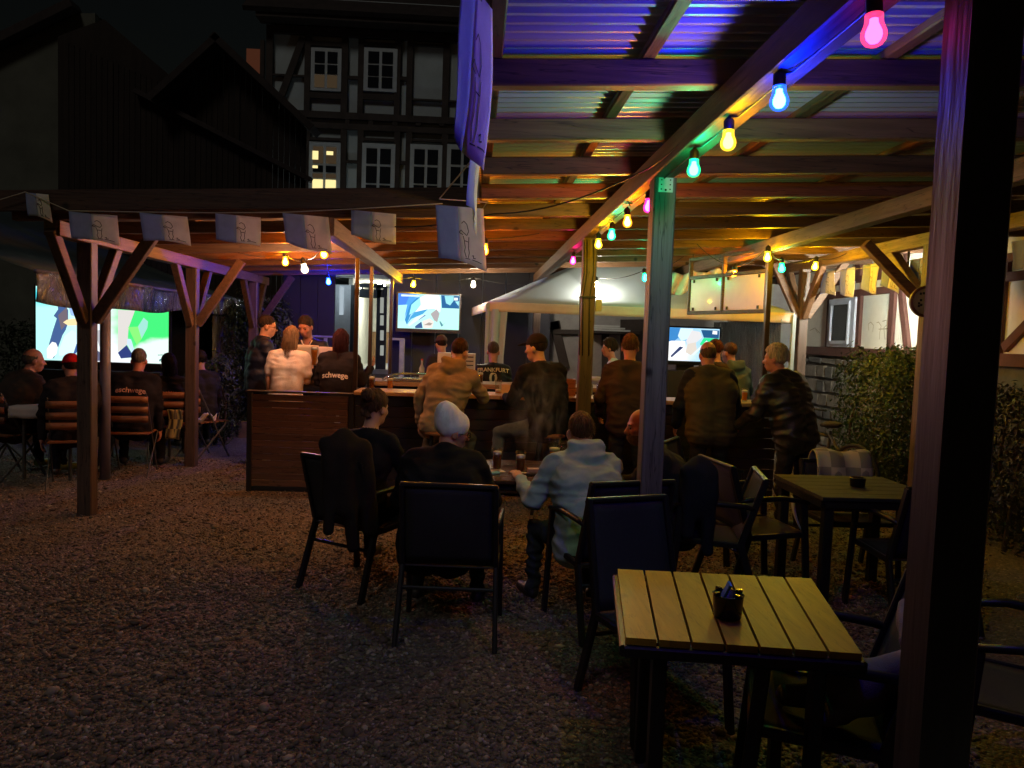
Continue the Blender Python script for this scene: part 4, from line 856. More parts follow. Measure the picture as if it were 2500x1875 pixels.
def head_prims(f, C, R, sc, jaw=1.0, beard=False, bald=False):
    def L(v): return C+R@(np.array(v, float)*sc)
    f.ell(L((0, -.012, .052)), np.array((.075, .096, .088))*sc, R, 'skin', .02); f.ell(L((0, .02, -.02)), np.array((.064, .078, .085))*sc, R, 'skin', .03)
    f.ell(L((0, .046, -.078)), np.array((.042*jaw, .042, .034))*sc, R, 'beard' if beard else 'skin', .025)
    f.cap(L((0, .088, .022)), L((0, .113, -.018)), .010*sc, .014*sc, 'skin', .012); f.ell(L((0, .112, -.022)), np.array((.018, .012, .010))*sc, R, 'skin', .008)
    f.cap(L((-.04, .078, .035)), L((.04, .078, .035)), .013*sc, .013*sc, 'skin', .015); f.ell(L((-.043, .062, -.012)), np.array((.024, .022, .022))*sc, R, 'skin', .02); f.ell(L((.043, .062, -.012)), np.array((.024, .022, .022))*sc, R, 'skin', .02)
    f.cap(L((-.018, .094, -.052)), L((.018, .094, -.052)), .0075*sc, .0075*sc, 'beard' if beard else 'lip', .006); f.cap(L((-.015, .091, -.064)), L((.015, .091, -.064)), .0085*sc, .0085*sc, 'beard' if beard else 'lip', .006)
    for s in (-1, 1): f.ell(L((.077*s, -.012, -.004)), np.array((.011, .024, .033))*sc, R@rot('Z', -18*s), 'skin', .006)
    if beard: f.ell(L((0, .040, -.055)), np.array((.062, .062, .058))*sc, R, 'beard', .015)
SKIN = {'fair': (.46, .25, .17), 'red': (.45, .19, .13), 'tan': (.36, .19, .12)}
def person(label, loc, yaw, H=1.78, pose='stand', seat=.44, lean=6, side=0, curve=8, head=(0, 0, 0), armL=None, armR=None, legL=None, legR=None, top=(.03, .03, .035), tk='cotton', pants=(.03, .03, .04), skin='fair',
           shoe=(.03, .03, .03), puff=.0, bulk=1.0, collar=False, hood=False, sleeve='long', hair=('short', (.06, .035, .02)), hands=('relaxed', 'relaxed'), beard=None, vox=.0125, lettering=None, eyes=False, vest=None, wr=.006, jaw=1.0, rib=0, vneck=None, cat='person'):
    s = H/1.78; f = Field(); b = bulk
    hipz = .96*s if pose == 'stand' else (seat+.085*s)
    Rs = rot('X', -lean)@rot('Y', side); up = Rs@np.array((0, 0, 1.)); rt = np.array((1., 0, 0)); rt = Rs@rt; fw = Rs@np.array((0, 1., 0))
    Rs2 = rot('X', -(lean+curve))@rot('Y', side); up2 = Rs2@np.array((0, 0, 1.)); fw2 = Rs2@np.array((0, 1., 0)); rt2 = Rs2@np.array((1., 0, 0))
    pel = np.array((0, 0, hipz)); wst = pel+up*.15*s; chs = pel+up*.24*s+up2*.10*s; nb = pel+up*.26*s+up2*.28*s
    pu = puff
    f.cap(pel-rt*.075*s*b, pel+rt*.075*s*b, .112*s*b, .112*s*b, 'pants', .03)
    hem = pel-up*.05*s
    for sx in (-1, 1):
        f.cap(hem+rt*.068*s*sx*b, wst+rt*.055*s*sx*b, .113*s*b+pu, .108*s*b+pu, 'top', .03)
        f.cap(wst+rt*.055*s*sx*b, chs+rt2*.082*s*sx*b, .108*s*b+pu, .112*s*b+pu, 'top', .04)
        f.cap(chs+rt2*.080*s*sx*b, nb-up2*.07*s+rt2*.105*s*sx, .112*s*b+pu, .078*s+pu, 'top', .04)
        f.cap(nb-up2*.02*s-fw2*.012, nb-up2*.052*s+rt2*.17*s*sx, .056*s+pu*.6, .058*s+pu*.8, 'top', .03)
    # neck and head
    hy, hp, hr = head; Rh = rot('Z', hy)@rot('X', -hp)@rot('Y', hr)
    hb = nb+up2*.055*s; C = nb+up2*.105*s+fw2*.012*s+Rh@np.array((0, .018, .075))*s*.9
    f.cap(nb-up2*.03*s, C+Rh@np.array((0, -.018, -.05))*s, .056*s, .054*s, 'skin', .02)
    head_prims(f, C, Rh, s, jaw, beard is not None)
    if collar:
        for k in range(10):
            a0 = 2*math.pi*k/10; a1 = 2*math.pi*(k+1)/10; rr = .066*s
            f.cap(nb+up2*.03*s+rt2*rr*math.cos(a0)+fw2*(rr*math.sin(a0)), nb+up2*.03*s+rt2*rr*math.cos(a1)+fw2*(rr*math.sin(a1)), .022*s, .022*s, 'top', .02)
    if hood:
        f.ell(nb-fw2*.088*s-up2*.012*s, np.array((.125, .055, .082))*s, Rs2, 'top', .03)
        for sx in (-1, 1): f.cap(nb-fw2*.085*s+rt2*.085*s*sx+up2*.035*s, nb+fw2*.055*s+rt2*.075*s*sx-up2*.005*s, .036*s, .026*s, 'top', .025)
        f.cap(nb-fw2*.10*s+rt2*.09*s+up2*.04*s, nb-fw2*.10*s-rt2*.09*s+up2*.04*s, .026*s, .026*s, 'top', .02)
    # arms
    handsM = []
    for sx, arm, hk in ((-1, armL, hands[0]), (1, armR, hands[1])):
        e, w_ = arm or ((.16, -.06, -1), (.04, .22, -1))
        sh = nb-up2*.065*s+rt2*.185*s*sx*(.94+.06*b); ed = unit((e[0]*sx, e[1], e[2])); wd = unit((w_[0]*sx, w_[1], w_[2]))
        el = sh+ed*.285*s; wrp = el+wd*.255*s
        f.cap(sh, el, .062*s+pu*.8, .046*s+pu*.7, 'sleeve', .03)
        t2 = 'sleeve' if sleeve == 'long' else 'skin'
        f.cap(el, wrp-wd*.01, (.044*s+pu*.6) if sleeve == 'long' else .042*s, (.034*s+pu*.4) if sleeve == 'long' else .029*s, t2, .02)
        if sleeve == 'short':  # tee sleeve ends above the elbow
            f.p[-2] = ('c', sh, sh+ed*.19*s, .066*s+pu, .060*s+pu, 'sleeve', .025); f.cap(sh+ed*.12*s, el, .046*s, .042*s, 'skin', .004)
        HV, HF = HANDS[hk]; hv = HV.copy(); 
        if sx < 0: hv = hv*np.array((-1, 1, 1)); HF = HF[:, ::-1]
        yv = wd; ref = np.array((sx*-1., .0, 0)) if abs(wd[2]) > .7 else np.array((0, 0, 1.)); xv = unit(np.cross(yv, ref)); zv = np.cross(xv, yv)
        if abs(wd[2]) > .7: zv = -ref+(ref@yv)*yv; zv = unit(zv); xv = np.cross(yv, zv)
        handsM.append((wrp+(hv*s)@np.stack([xv, yv, zv]), HF))
    # legs
    for sx, lg in ((-1, legL), (1, legR)):
        if lg is None:
            lg = {'stand': ((.09, .03, -1), (.0, -.03, -1)), 'sit': ((.26, 1, -.04), (.02, .05, -1)), 'stool': ((.34, 1, -.45), (.0, -.25, -1))}[pose]
        kd = unit((lg[0][0]*sx, lg[0][1], lg[0][2])); ad = unit((lg[1][0]*sx, lg[1][1], lg[1][2]))
        hp_ = pel+rt*.088*s*sx-np.array((0, 0, .02*s)); kn = hp_+kd*.425*s; an = kn+ad*.42*s
        if pose == 'stand': an[2] = .085*s
        elif pose == 'sit' : an[2] = max(.08*s, min(an[2], .12*s))
        f.cap(hp_, kn, .088*s*min(b, 1.12), .061*s, 'pants', .02); f.cap(kn, an, .060*s, .046*s, 'pants', .015)
        fd = unit((ad[0]*.2+.15*sx, 1., 0.)); toe = an+fd*.16*s; toe[2] = an[2]-.045*s
        f.cap(an+np.array((0, -.02*s, -.035*s)), toe, .042*s, .038*s, 'shoe', .015)
    V, F = f.mesh(vox)
    # cloth folds and surface detail along the normal
    nrm = np.zeros_like(V); fn = np.cross(V[F[:, 2]]-V[F[:, 0]], V[F[:, 3]]-V[F[:, 1]])
    for k in range(4): np.add.at(nrm, F[:, k], fn)
    nrm /= np.linalg.norm(nrm, axis=1)[:, None]+1e-12
    ft = f.tags(V[F].mean(1)); vt = np.zeros(len(V)); isc = np.array([t in ('top', 'sleeve', 'pants') for t in ft]); 
    for k in range(4): vt[F[isc, k]] = 1
    seedv = random.uniform(0, 50)
    dsp = np.zeros(len(V))
    for i in np.nonzero(vt)[0]:
        v = V[i]; w1 = mnoise.noise(Vector((v[0]*3+seedv, v[1]*3, v[2]*3)))*.10; dsp[i] = 1.5*(.55-2.2*abs(mnoise.noise(Vector((v[0]*5+seedv, v[1]*5, (v[2]+w1)*13)))))+.6*mnoise.noise(Vector((v[0]*15+seedv, v[1]*15+v[2]*9, v[2]*26)))
        if rib: dsp[i] += rib*(abs(math.sin((v[2])*math.pi/.085))**.5-.7)
    V = V+nrm*(dsp*wr)[:, None]
    keys = ['top', 'sleeve', 'pants', 'skin', 'shoe', 'lip', 'beard']; sk = SKIN[skin]
    MK = {'top': cloth(top, tk), 'sleeve': cloth(vest, 'cotton') if vest else cloth(top, tk), 'pants': cloth(pants, 'denim'), 'skin': surf('skin_'+skin, sk, .5, var=.12, scale=(25, 25, 25), bump=.08, spec=.4),
          'shoe': cloth(shoe, 'leather'), 'lip': surf('lip', (sk[0]*.75, sk[1]*.5, sk[2]*.5), .45, bump=0), 'beard': surf('beard_%s' % (beard,), beard or (.1, .06, .04), .85, var=.4, scale=(90, 90, 60), bump=.6)}
    mi = [keys.index(t) for t in ft]
    for hv, hf in handsM:
        k = len(V); V = np.concatenate([V, hv]); F = np.concatenate([F, hf+k]); mi += [3]*len(hf)
    body = np_mesh('person', V, F, [MK[k] for k in keys], mi)
    tag(body, label, cat); body.location = loc; body.rotation_euler.z = math.radians(yaw)
    # hair, hats, glasses as children
    def L(v): return C+Rh@(np.array(v, float)*s)
    style, hc = hair
    def hm(c, nm='hair'): return surf('hair_%.3f_%.3f_%.3f' % tuple(c), [x*.7 for x in c], .7, var=.6, scale=(60, 60, 9), bump=.9, spec=.12)
    nA = Rh@np.array((0, -.75, .66)); cA = float(nA@L((0, 0, 0)))
    def rough(V, F, amp, sc_):
        n_ = np.zeros_like(V); q = np.cross(V[F[:, 2]]-V[F[:, 0]], V[F[:, 3]]-V[F[:, 1]])
        for k in range(4): np.add.at(n_, F[:, k], q)
        n_ /= np.linalg.norm(n_, axis=1)[:, None]+1e-12
        d_ = np.array([mnoise.noise(Vector((v[0]*sc_, v[1]*sc_, v[2]*sc_*.35)))+.6*mnoise.noise(Vector((v[0]*sc_*2.3+9, v[1]*sc_*2.3, v[2]*sc_*.8))) for v in V]); return V+n_*(d_*amp)[:, None]
    hf_ = Field(); base = dict(short=(.0815, .1035, .099), crop=(.0785, .100, .094), long=(.088, .108, .105), bun=(.085, .106, .101), curly=(.094, .112, .115), white=(.092, .112, .110), fringe=(.0795, .101, .080))
    if style in base:
        hf_.ell(L((0, -.016, .058 if style != 'fringe' else .03)), np.array(base[style])*s, Rh, 'h', .02)
        lowc = (Rh@np.array((0, 0, 1.)), float((Rh@np.array((0, 0, 1.)))@L((0, 0, -.062))))
        cuts = [(nA, cA-.006*s), lowc]
        if style == 'long':
            for x in (-.066, -.04, -.012, .018, .046, .068): hf_.cap(L((x, -.055+abs(x)*.35, .06)), L((x*1.12, -.098+abs(x)*.5, -.20-random.uniform(0, .06))), .036*s, .021*s, 'h', .018)
            nL = Rh@np.array((0, -1., .3)); cuts = [(nL, float(nL@L((0, 0, 0)))-.035*s)]
        if style == 'bun': hf_.ell(L((.012, -.128, .10)), np.array((.050, .046, .048))*s, Rh, 'h', .015); hf_.cap(L((-.03, -.09, -.02)), L((.02, -.085, -.075)), .03*s, .022*s, 'h', .02)
        if style == 'fringe':
            zc = Rh@np.array((0, 0, 1.)); cuts = [(nA, cA+.010*s), (-zc, -float(zc@L((0, 0, .075)))), lowc]
        if style == 'curly':
            for k in range(30):
                a_, e_ = random.uniform(-3.14, 3.14), random.uniform(.15, 1.5); hf_.ell(L((.075*math.cos(a_)*math.cos(e_), -.012+.09*math.sin(a_)*math.cos(e_), .065+.085*math.sin(e_))), np.array((.026, .026, .026))*s, Rh, 'h', .012)
        hV, hF = hf_.mesh(.0075 if vox > .01 else .0055, cuts); hV = rough(hV, hF, dict(long=.006, bun=.006, curly=.008, white=.010).get(style, .004), 55 if style != 'crop' else 90)
        np_mesh('hair', hV, hF, [hm(hc)], None, body)
        if style in ('long', 'bun', 'white', 'short', 'curly'):     # loose strands
            st = MB(); nst = {'long': 220, 'bun': 300}.get(style, 420)
            for k in range(nst):
                a_ = random.uniform(-3.0, -.14); r_ = base[style]
                if style == 'long':
                    p0 = np.array((r_[0]*math.cos(a_)*.9, -.016+r_[1]*math.sin(a_)*.9, .10)); p1 = np.array((r_[0]*math.cos(a_)*1.02, -.02+r_[1]*math.sin(a_)*1.04, 0)); p2 = np.array((p1[0]*.95+random.uniform(-.02, .02), p1[1]*.98+random.uniform(-.015, .01), random.uniform(-.30, -.20)))
                else:
                    e_ = random.uniform(-.5, 1.45); p0 = np.array((r_[0]*math.cos(a_)*math.cos(e_), -.016+r_[1]*math.sin(a_)*math.cos(e_), .058+r_[2]*math.sin(e_))); p1 = p0*1.04+np.array((random.uniform(-.01, .01), 0, -.018)); p2 = p1+np.array((random.uniform(-.012, .012), random.uniform(-.012, .004), -.022))
                st.tube([L(p0), L(p1), L(p2)], [.0019, .0015, .0005], 3, False)
            st.build('strands', hm(hc), body, True)
    if style in ('cap', 'redcap'):
        cf = Field(); cf.ell(L((0, -.014, .055)), np.array((.086, .108, .098))*s, Rh, 'h', .02); zc = Rh@np.array((0, .05, 1.)); cf.ell(L((0, .125, .058)), np.array((.068, .075, .010))*s, Rh@rot('X', -8), 'h', .006)
        cV, cF = cf.mesh(.0065, [(zc, float(zc@L((0, 0, .045))))]); np_mesh('cap', cV, cF, [cloth(hc, 'cotton')], None, body)
        kf = Field(); kf.ell(L((0, -.016, .045)), np.array((.080, .102, .088))*s, Rh, 'h', .02); zn = Rh@np.array((0, 0, 1.)); kV, kF = kf.mesh(.0075, [(nA, cA+.004*s), (zn, float(zn@L((0, 0, -.055))))]); np_mesh('hair', kV, kF, [hm((.035, .022, .015))], None, body)
    if style == 'beanie':
        cf = Field(); cf.ell(L((0, -.018, .055)), np.array((.092, .116, .098))*s, Rh, 'h', .03); cf.ell(L((0, -.085, .130)), np.array((.060, .062, .060))*s, Rh@rot('X', 30), 'h', .06); zc = Rh@np.array((0, -.42, 1.))
        cV, cF = cf.mesh(.006, [(zc, float(zc@L((0, 0, -.015))))]); cV = rough(cV, cF, .0035, 22); np_mesh('beanie', cV, cF, [cloth(hc, 'knit')], None, body)
    if eyes:
        ey = MB()
        for sx in (-1, 1):
            ey.lathe([(.001, -.006), (.0085, -.003), (.0095, .001), (.006, .0045), (.001, .006)], L((.033*sx, .0835, .010)), 10, Rh@np.array((0, 1., 0)))
        ey.build('eyes', surf('eye', (.03, .022, .02), .15, bump=0), body, True)
        bw = MB()
        for sx in (-1, 1): bw.tube([L((.014*sx, .0925, .030)), L((.034*sx, .0905, .036)), L((.052*sx, .080, .031))], [.004, .0045, .002], 6)
        bw.build('eyebrows', hm((.05, .03, .02)), body, True)
    if lettering:
        for txt, size, zoff, arc, colr in lettering:
            cu = bpy.data.curves.new('lettering', 'FONT'); cu.body = txt; cu.size = size; cu.align_x = 'CENTER'; cu.offset = size*.022; cu.resolution_u = 3
            to = bpy.data.objects.new('tmp', cu); col.objects.link(to); me = bpy.data.meshes.new_from_object(to.evaluated_get(bpy.context.evaluated_depsgraph_get())); bpy.data.objects.remove(to)
            co = np.array([v.co[:] for v in me.vertices]); x = -co[:, 0]; z = co[:, 1]+arc*(x*x)
            q = nb-up2*zoff*s; 
            W = q+np.outer(-x, rt2*1.0)+np.outer(z, up2)-fw2*.5            # start behind the back, walk forward to the cloth
            for it in range(26): W = W+fw2*np.maximum(0, f.dist(W)-.017)[:, None]
            for i, v in enumerate(me.vertices): v.co = W[i]
            me.materials.clear(); me.materials.append(surf('print_%.2f_%.2f' % colr[:2], colr, .8, bump=0)); lo = bpy.data.objects.new('lettering', me); col.objects.link(lo); lo.parent = body
    if vneck:
        W = np.array([nb+rt2*.07*s*k+up2*(.012-.13*(1-abs(k)))*s+fw2*.5 for k in np.linspace(-1, 1, 15)])
        for it in range(26): W = W-fw2*np.maximum(0, f.dist(W)-.008)[:, None]
        MB().tube([tuple(p) for p in W], .009, 6).build('v_collar', cloth(vneck, 'cotton'), body, True)
    body['_C'] = [float(v) for v in C]
    return body, L, Rh
def glasses(body, L, Rh):
    g_ = MB()
    for sx in (-1, 1):
        pts = [L((.034*sx+.022*math.cos(a), .104, .008+.016*math.sin(a))) for a in np.linspace(0, 2*math.pi, 13)]; g_.tube(pts, .0028, 6, False); g_.tube([L((.056*sx, .100, .012)), L((.079*sx, .05, .012)), L((.080*sx, -.015, .010))], .0026, 6)
    g_.tube([L((-.012, .105, .012)), L((.012, .105, .012))], .0026, 6); g_.build('glasses', surf('glasses', (.006, .006, .007), .6, bump=0, spec=.1), body, True)
def at(px, Y): return (P(px, 900, Y=Y).x, Y, 0)
BLK = (.012, .012, .014)
LET = (.75, .62, .55)
# ---- standing group behind the bar's side panel
bd, L, Rh = person('man with black glasses and dark jacket standing in profile by the bar panel', at(628, 9.3), -58, 1.76, head=(-14, 8, 0), lean=2, top=(.014, .016, .032), tk='nylon', pants=(.02, .02, .03), shoe=(.55, .53, .5), puff=.022, collar=True, hair=('crop', (.035, .024, .02)), armR=((.2, .25, -.9), (-.3, .9, .1)), eyes=True, skin='fair', vox=.011)
glasses(bd, L, Rh)
lg_ = MB(); lg_.poly([(0, 0, 0), (.035, 0, .0), (.02, 0, .022)]); 
lo = lg_.build('chest_logo', surf('logo_white', (.7, .7, .7), .7, bump=0), bd); lo.location = (.085, .165, 1.30); lo.rotation_euler = (0, 0, .2)
person('woman with long strawberry blonde hair in a cream t-shirt, seen from behind', at(700, 8.75), 3, 1.635, lean=3, side=2, head=(-12, 5, 3), top=(.72, .60, .53), tk='cotton', pants=(.05, .06, .09), sleeve='short', hair=('long', (.30, .165, .08)), armL=((.18, -.12, -1), (-.1, .1, -1)), armR=((.12, .05, -1), (-.02, .80, .55)), hands=('relaxed', 'grip'), bulk=1.05, wr=.0045, vox=.011, puff=.012)
person('young man in a dark v-neck football jersey looking down at a paper', at(756, 9.75), 172, 1.79, lean=4, head=(-6, 24, 0), top=(.012, .014, .03), tk='nylon', sleeve='short', vneck=(.7, .68, .68), hair=('short', (.05, .035, .03)), armL=((.3, .25, -.85), (-.35, .85, .35)), armR=((.3, .3, -.85), (-.5, .8, .35)), hands=('grip', 'grip'), eyes=True, skin='red', vox=.011)
person('woman with dark red hair in a black jacket lettered across the back', at(826, 8.75), -6, 1.62, lean=2, head=(10, 6, 0), top=(.018, .014, .016), tk='cotton', hair=('long', (.05, .013, .016)), bulk=1.12, puff=.028, hood=False, armR=((.28, .1, -.9), (.3, .6, .7)), armL=((.25, .1, -.9), (.1, .8, .45)), hands=('grip', 'relaxed'), lettering=[('schwege', .085, .30, -.55, LET)], vox=.011)
# ---- at the bar
person('bartender in a dark cap stooping behind the white tap box', at(1087, 10.3), 20, 1.62, lean=12, head=(0, 10, 0), top=(.03, .03, .035), hair=('cap', (.10, .06, .05)), skin='fair')
person('man in a tan hooded sweater leaning on the bar, seen from behind', at(1080, 7.22), -12, 1.74, 'stool', .74, lean=15, side=8, curve=10, head=(-16, 8, 6), top=(.27, .20, .12), tk='knit', pants=(.09, .095, .095), hood=True, hair=('crop', (.055, .028, .018)), armL=((.42, -.28, -.85), (.02, .12, -1)), armR=((.30, .5, -.6), (-.3, .9, .1)), bulk=1.02, puff=.018, wr=.009, vox=.011, shoe=(.2, .1, .05))
person('man in a dark football jersey with white lettering and number 0, from behind', at(1204, 9.95), 2, 1.72, 'stool', .66, lean=4, head=(-8, 4, 0), top=(.014, .014, .020), tk='nylon', sleeve='short', hair=('crop', (.10, .06, .04)), skin='red', lettering=[('FRANKFURT', .074, .105, -.3, (.72, .66, .62)), ('0', .21, .27, 0, (.70, .64, .60))], vox=.011)
person('man in a black cap and black sweater sitting sideways on a bar stool', at(1345, 7.15), 26, 1.80, 'stool', .76, lean=10, side=-2, curve=12, head=(28, 6, 0), top=BLK, tk='cotton', pants=(.10, .115, .12), hair=('cap', (.016, .013, .013)), armL=((.30, .25, -.9), (-.25, .85, .05)), armR=((.3, .2, -.9), (-.2, .8, .3)), legL=((.75, 1, -.30), (.1, .0, -1)), puff=.02, bulk=1.04, vox=.011)
person('curly-haired young man in a white shirt facing left inside the bar', at(1507, 10.3), 74, 1.62, lean=4, head=(4, 4, 0), top=(.62, .58, .55), hair=('curly', (.05, .028, .016)), skin='red', eyes=True, armR=((.2, .5, -.8), (-.2, .9, 0)), vox=.011)
person('man in a brown knitted sweater standing at the bar with his back turned', at(1540, 7.1), -4, 1.68, lean=5, head=(-10, 6, 0), top=(.060, .040, .032), tk='knit', pants=(.03, .03, .035), hair=('short', (.20, .095, .045)), skin='red', bulk=1.12, puff=.022, armL=((.3, .1, -.9), (-.05, .6, -.6)), armR=((.3, .15, -.9), (-.3, .8, -.3)), wr=.009, vox=.011)
person('bald man in a quilted olive vest over dark sleeves, seen from behind', at(1742, 6.85), 2, 1.65, lean=9, head=(-4, 12, 0), top=(.075, .062, .036), tk='cotton', vest=(.016, .017, .026), pants=(.02, .02, .024), hair=('fringe', (.13, .09, .06)), skin='red', collar=True, bulk=1.20, puff=.03, armL=((.32, .05, -.95), (-.02, .45, -.8)), armR=((.32, .05, -.95), (.02, .5, -.8)), rib=.9, vox=.011)
person('man with short reddish hair half hidden behind the bald man in the vest', at(1756, 8.7), 10, 1.66, lean=4, head=(8, 5, 0), top=(.04, .025, .02), hair=('short', (.11, .035, .02)), skin='red')
person('man in a blue-grey hooded sweater across the bar table', at(1800, 8.75), 16, 1.64, lean=8, head=(14, 6, 0), top=(.075, .105, .115), tk='knit', hood=True, hair=('crop', (.10, .055, .04)), skin='red', puff=.015, armR=((.4, .2, -.9), (-.1, .8, -.2)))
person('white-haired man in a black leather jacket standing at the right end', at(1950, 6.55), 26, 1.65, lean=13, side=-5, head=(26, 4, 0), top=(.018, .016, .014), tk='leather', pants=(.02, .02, .024), hair=('white', (.55, .46, .30)), skin='red', collar=True, bulk=1.08, puff=.035, armL=((.35, .2, -.9), (.05, .7, -.5)), armR=((.35, .0, -.95), (-.05, .4, -.8)), wr=.011, vox=.011)
# ---- front table
person('woman with dark hair in a bun sitting in black with her back turned', at(896, 5.02), -24, 1.60, 'sit', .43, lean=-4, curve=20, head=(-6, 8, 0), top=BLK, pants=(.02, .02, .025), hair=('bun', (.12, .062, .038)), armL=((.2, .3, -.9), (-.2, .8, -.3)), armR=((.25, .4, -.85), (-.3, .85, .0)), vox=.0095)
bd, L, Rh = person('man in a white slouched beanie and dark jacket, back to the camera', at(1078, 4.30), -8, 1.66, 'sit', .40, lean=12, curve=24, head=(-58, 12, 4), top=(.009, .009, .010), tk='cotton', pants=BLK, hair=('beanie', (.84, .83, .78)), collar=True, bulk=1.18, puff=.03, armL=((.35, .35, -.85), (-.3, .85, .1)), armR=((.35, .4, -.8), (-.35, .85, .1)), skin='red', eyes=True, vox=.0095, wr=.008)
glasses(bd, L, Rh)
person('man in a pale grey-green hooded sweater sitting with his back turned', at(1450, 4.42), 14, 1.66, 'sit', .40, lean=12, side=4, curve=26, head=(-4, 6, 4), top=(.36, .46, .42), tk='knit', pants=(.035, .045, .05), hair=('short', (.20, .105, .045)), hood=True, bulk=1.08, puff=.02, armL=((.45, .22, -.85), (.05, .85, .35)), armR=((.4, .4, -.8), (-.3, .85, .1)), skin='fair', vox=.0095, wr=.010)
person('bald bearded man in dark clothes facing left behind the middle post', at(1676, 4.88), 78, 1.64, 'sit', .41, lean=10, curve=24, head=(12, 4, 0), top=(.025, .022, .026), pants=BLK, hair=('fringe', (.16, .075, .035)), beard=(.20, .075, .03), skin='red', eyes=True, armR=((.2, .5, -.8), (-.2, .9, .1)), bulk=1.12, puff=.015, vox=.0095)
# ---- seated group at the marquee
person('grey-haired man in a dark jacket seated at the far left, facing the large screen', at(28, 8.25), -28, 1.74, 'sit', .46, lean=8, curve=18, head=(-20, 4, 0), top=(.05, .036, .030), tk='cotton', pants=(.012, .012, .018), hair=('fringe', (.10, .09, .085)), skin='red', collar=True, puff=.03, bulk=1.12, armL=((.3, .2, -.9), (0, .8, -.3)), armR=((.3, .3, -.9), (-.2, .85, -.1)), shoe=(.20, .24, .05))
person('man in a bright red cap and black jacket slumped on a folding chair', at(178, 7.9), 22, 1.70, 'sit', .46, lean=10, side=-3, curve=18, head=(16, 4, 0), top=(.022, .016, .017), tk='cotton', pants=(.012, .012, .02), hair=('redcap', (.62, .014, .025)), skin='red', puff=.02, bulk=1.08, armL=((.28, .0, -1), (.05, .05, -1)), armR=((.3, .3, -.9), (-.2, .85, 0)))
person('short-haired man in a black jacket lettered across the shoulders, watching the screen', at(322, 8.62), 8, 1.76, 'sit', .46, lean=6, side=2, curve=16, head=(6, 4, 0), top=(.014, .013, .020), tk='cotton', pants=BLK, hair=('crop', (.16, .15, .14)), skin='red', puff=.022, bulk=1.12, lettering=[('eschwege', .080, .24, -.5, (.62, .34, .30))])
person('dark-haired woman in a lettered black jacket beside the grey marquee leg', at(410, 9.25), 18, 1.60, 'sit', .46, lean=4, curve=14, head=(30, 2, 0), top=(.013, .013, .016), tk='cotton', pants=BLK, hair=('long', (.016, .014, .014)), skin='red', lettering=[('eschw', .075, .26, -.4, (.5, .28, .25))])
person('person in dark clothes sitting in shadow behind the second post', at(500, 10.1), 40, 1.66, 'sit', .46, lean=6, curve=14, top=(.02, .018, .02), pants=BLK, hair=('short', (.03, .02, .015)), skin='tan')
# ================================================================== bar
bar = thing('bar_counter', 'long outdoor bar with dark boarded front and pale plank top', 'bar')
BYF = 7.78
xa, xb, xc = P(604, 1100, Y=BYF).x, P(858, 1000, Y=BYF).x, 3.15
FRB = wood('bar_front_brown', (.15, .075, .048), 'X', var=.25); FRD = surf('bar_front_dark', (.022, .017, .016), .6, var=.3, scale=(1.5, 30, 30)); EDG_ = surf('bar_edge', (.012, .012, .014), .5)
TOPW = wood('bar_top', (.46, .31, .20), 'X', rough=.32, var=.25, bump=.1)
nb_ = 14; hb_ = .93/nb_
for i in range(nb_): MB().bar((xa+.045, BYF, .05+hb_*(i+.5)), (xb-.035, BYF, .05+hb_*(i+.5)), .022, hb_-.005, (0, 0, 1), .003).build('slat', FRB, bar)
for x in (xa+.02, xb): MB().bar((x, BYF, 0), (x, BYF, 1.0), .05, .05, (0, 1, 0)).build('post', EDG_, bar)
MB().bar((xa-.01, BYF+.02, 1.005), (xb+.02, BYF+.02, 1.005), .09, .02).build('cap_rail', EDG_, bar)
MB().bar((xa, BYF+.02, .025), (xb, BYF+.02, .025), .05, .045).build('bottom_rail', EDG_, bar)
nd = 9
for i in range(nd): MB().bar((xb+.035, BYF+.02, .03+.97/nd*(i+.5)), (xc, BYF+.02, .03+.97/nd*(i+.5)), .022, .97/nd-.006, (0, 0, 1), .003).build('slat', FRD, bar)
for j in range(3):
    MB().bar((xb+.03, BYF-.06+.165*j+.08, 1.022), (xc+.05, BYF-.06+.165*j+.08, 1.022), .16, .04, (0, 0, 1), .005).build('top_plank', TOPW, bar)
MB().box(((xb+xc)/2, BYF+.42, .5), (xc-xb, .03, .98)).build('inner_panel', FRD, bar)
bb = thing('work_counter', 'inner work counter with steel drip tray behind the bar', 'counter')
MB().box((.25, 9.25, 1.045), (3.0, .62, .05)).build('top', TOPW, bb); MB().box((.25, 9.28, .51), (2.95, .55, 1.0)).build('body', FRD, bb)
STL = surf('stainless', (.55, .56, .58), .22, .9, .1, (3, 40, 40), .05)
tr = MB(); p = P(1025, 945, Y=9.2); tr.box((p.x, 9.12, 1.09), (.62, .34, .03)); tray = tr.build('drip_tray', STL, bb); MB().tube([(p.x-.42, 9.0, 1.085), (p.x-.34, 9.05, 1.135), (p.x-.22, 9.25, 1.15), (p.x+.2, 9.28, 1.15)], .014, 8).build('rail', STL, tray, True)
for k in range(4): MB().box((p.x-.2+.14*k, 9.12, 1.11), (.01, .3, .008)).build('tray_rib', STL, tray)
p = P(1115, 880, Y=9.5)
tb = thing('tap_box', 'white beverage dispenser box standing on the work counter', 'dispenser', (p.x, 9.5, 1.07))
MB().bar((-.0, 0, 0), (0, 0, .34), .46, .28, (0, 1, 0), .015).build('casing', surf('tap_white', (.55, .54, .52), .4, var=.05), tb)
for k in range(5): MB().box((.16, -.145, .1+.05*k), (.09, .012, .012)).build('vent_slat', SOCK, tb)
MB().tube([(-.05, -.14, .3), (-.05, -.2, .3), (-.05, -.2, .22)], .012, 8).build('spout', STL, tb)
bx = thing('wooden_crate', 'pinkish plywood crate standing on the bar beside the second post', 'crate')
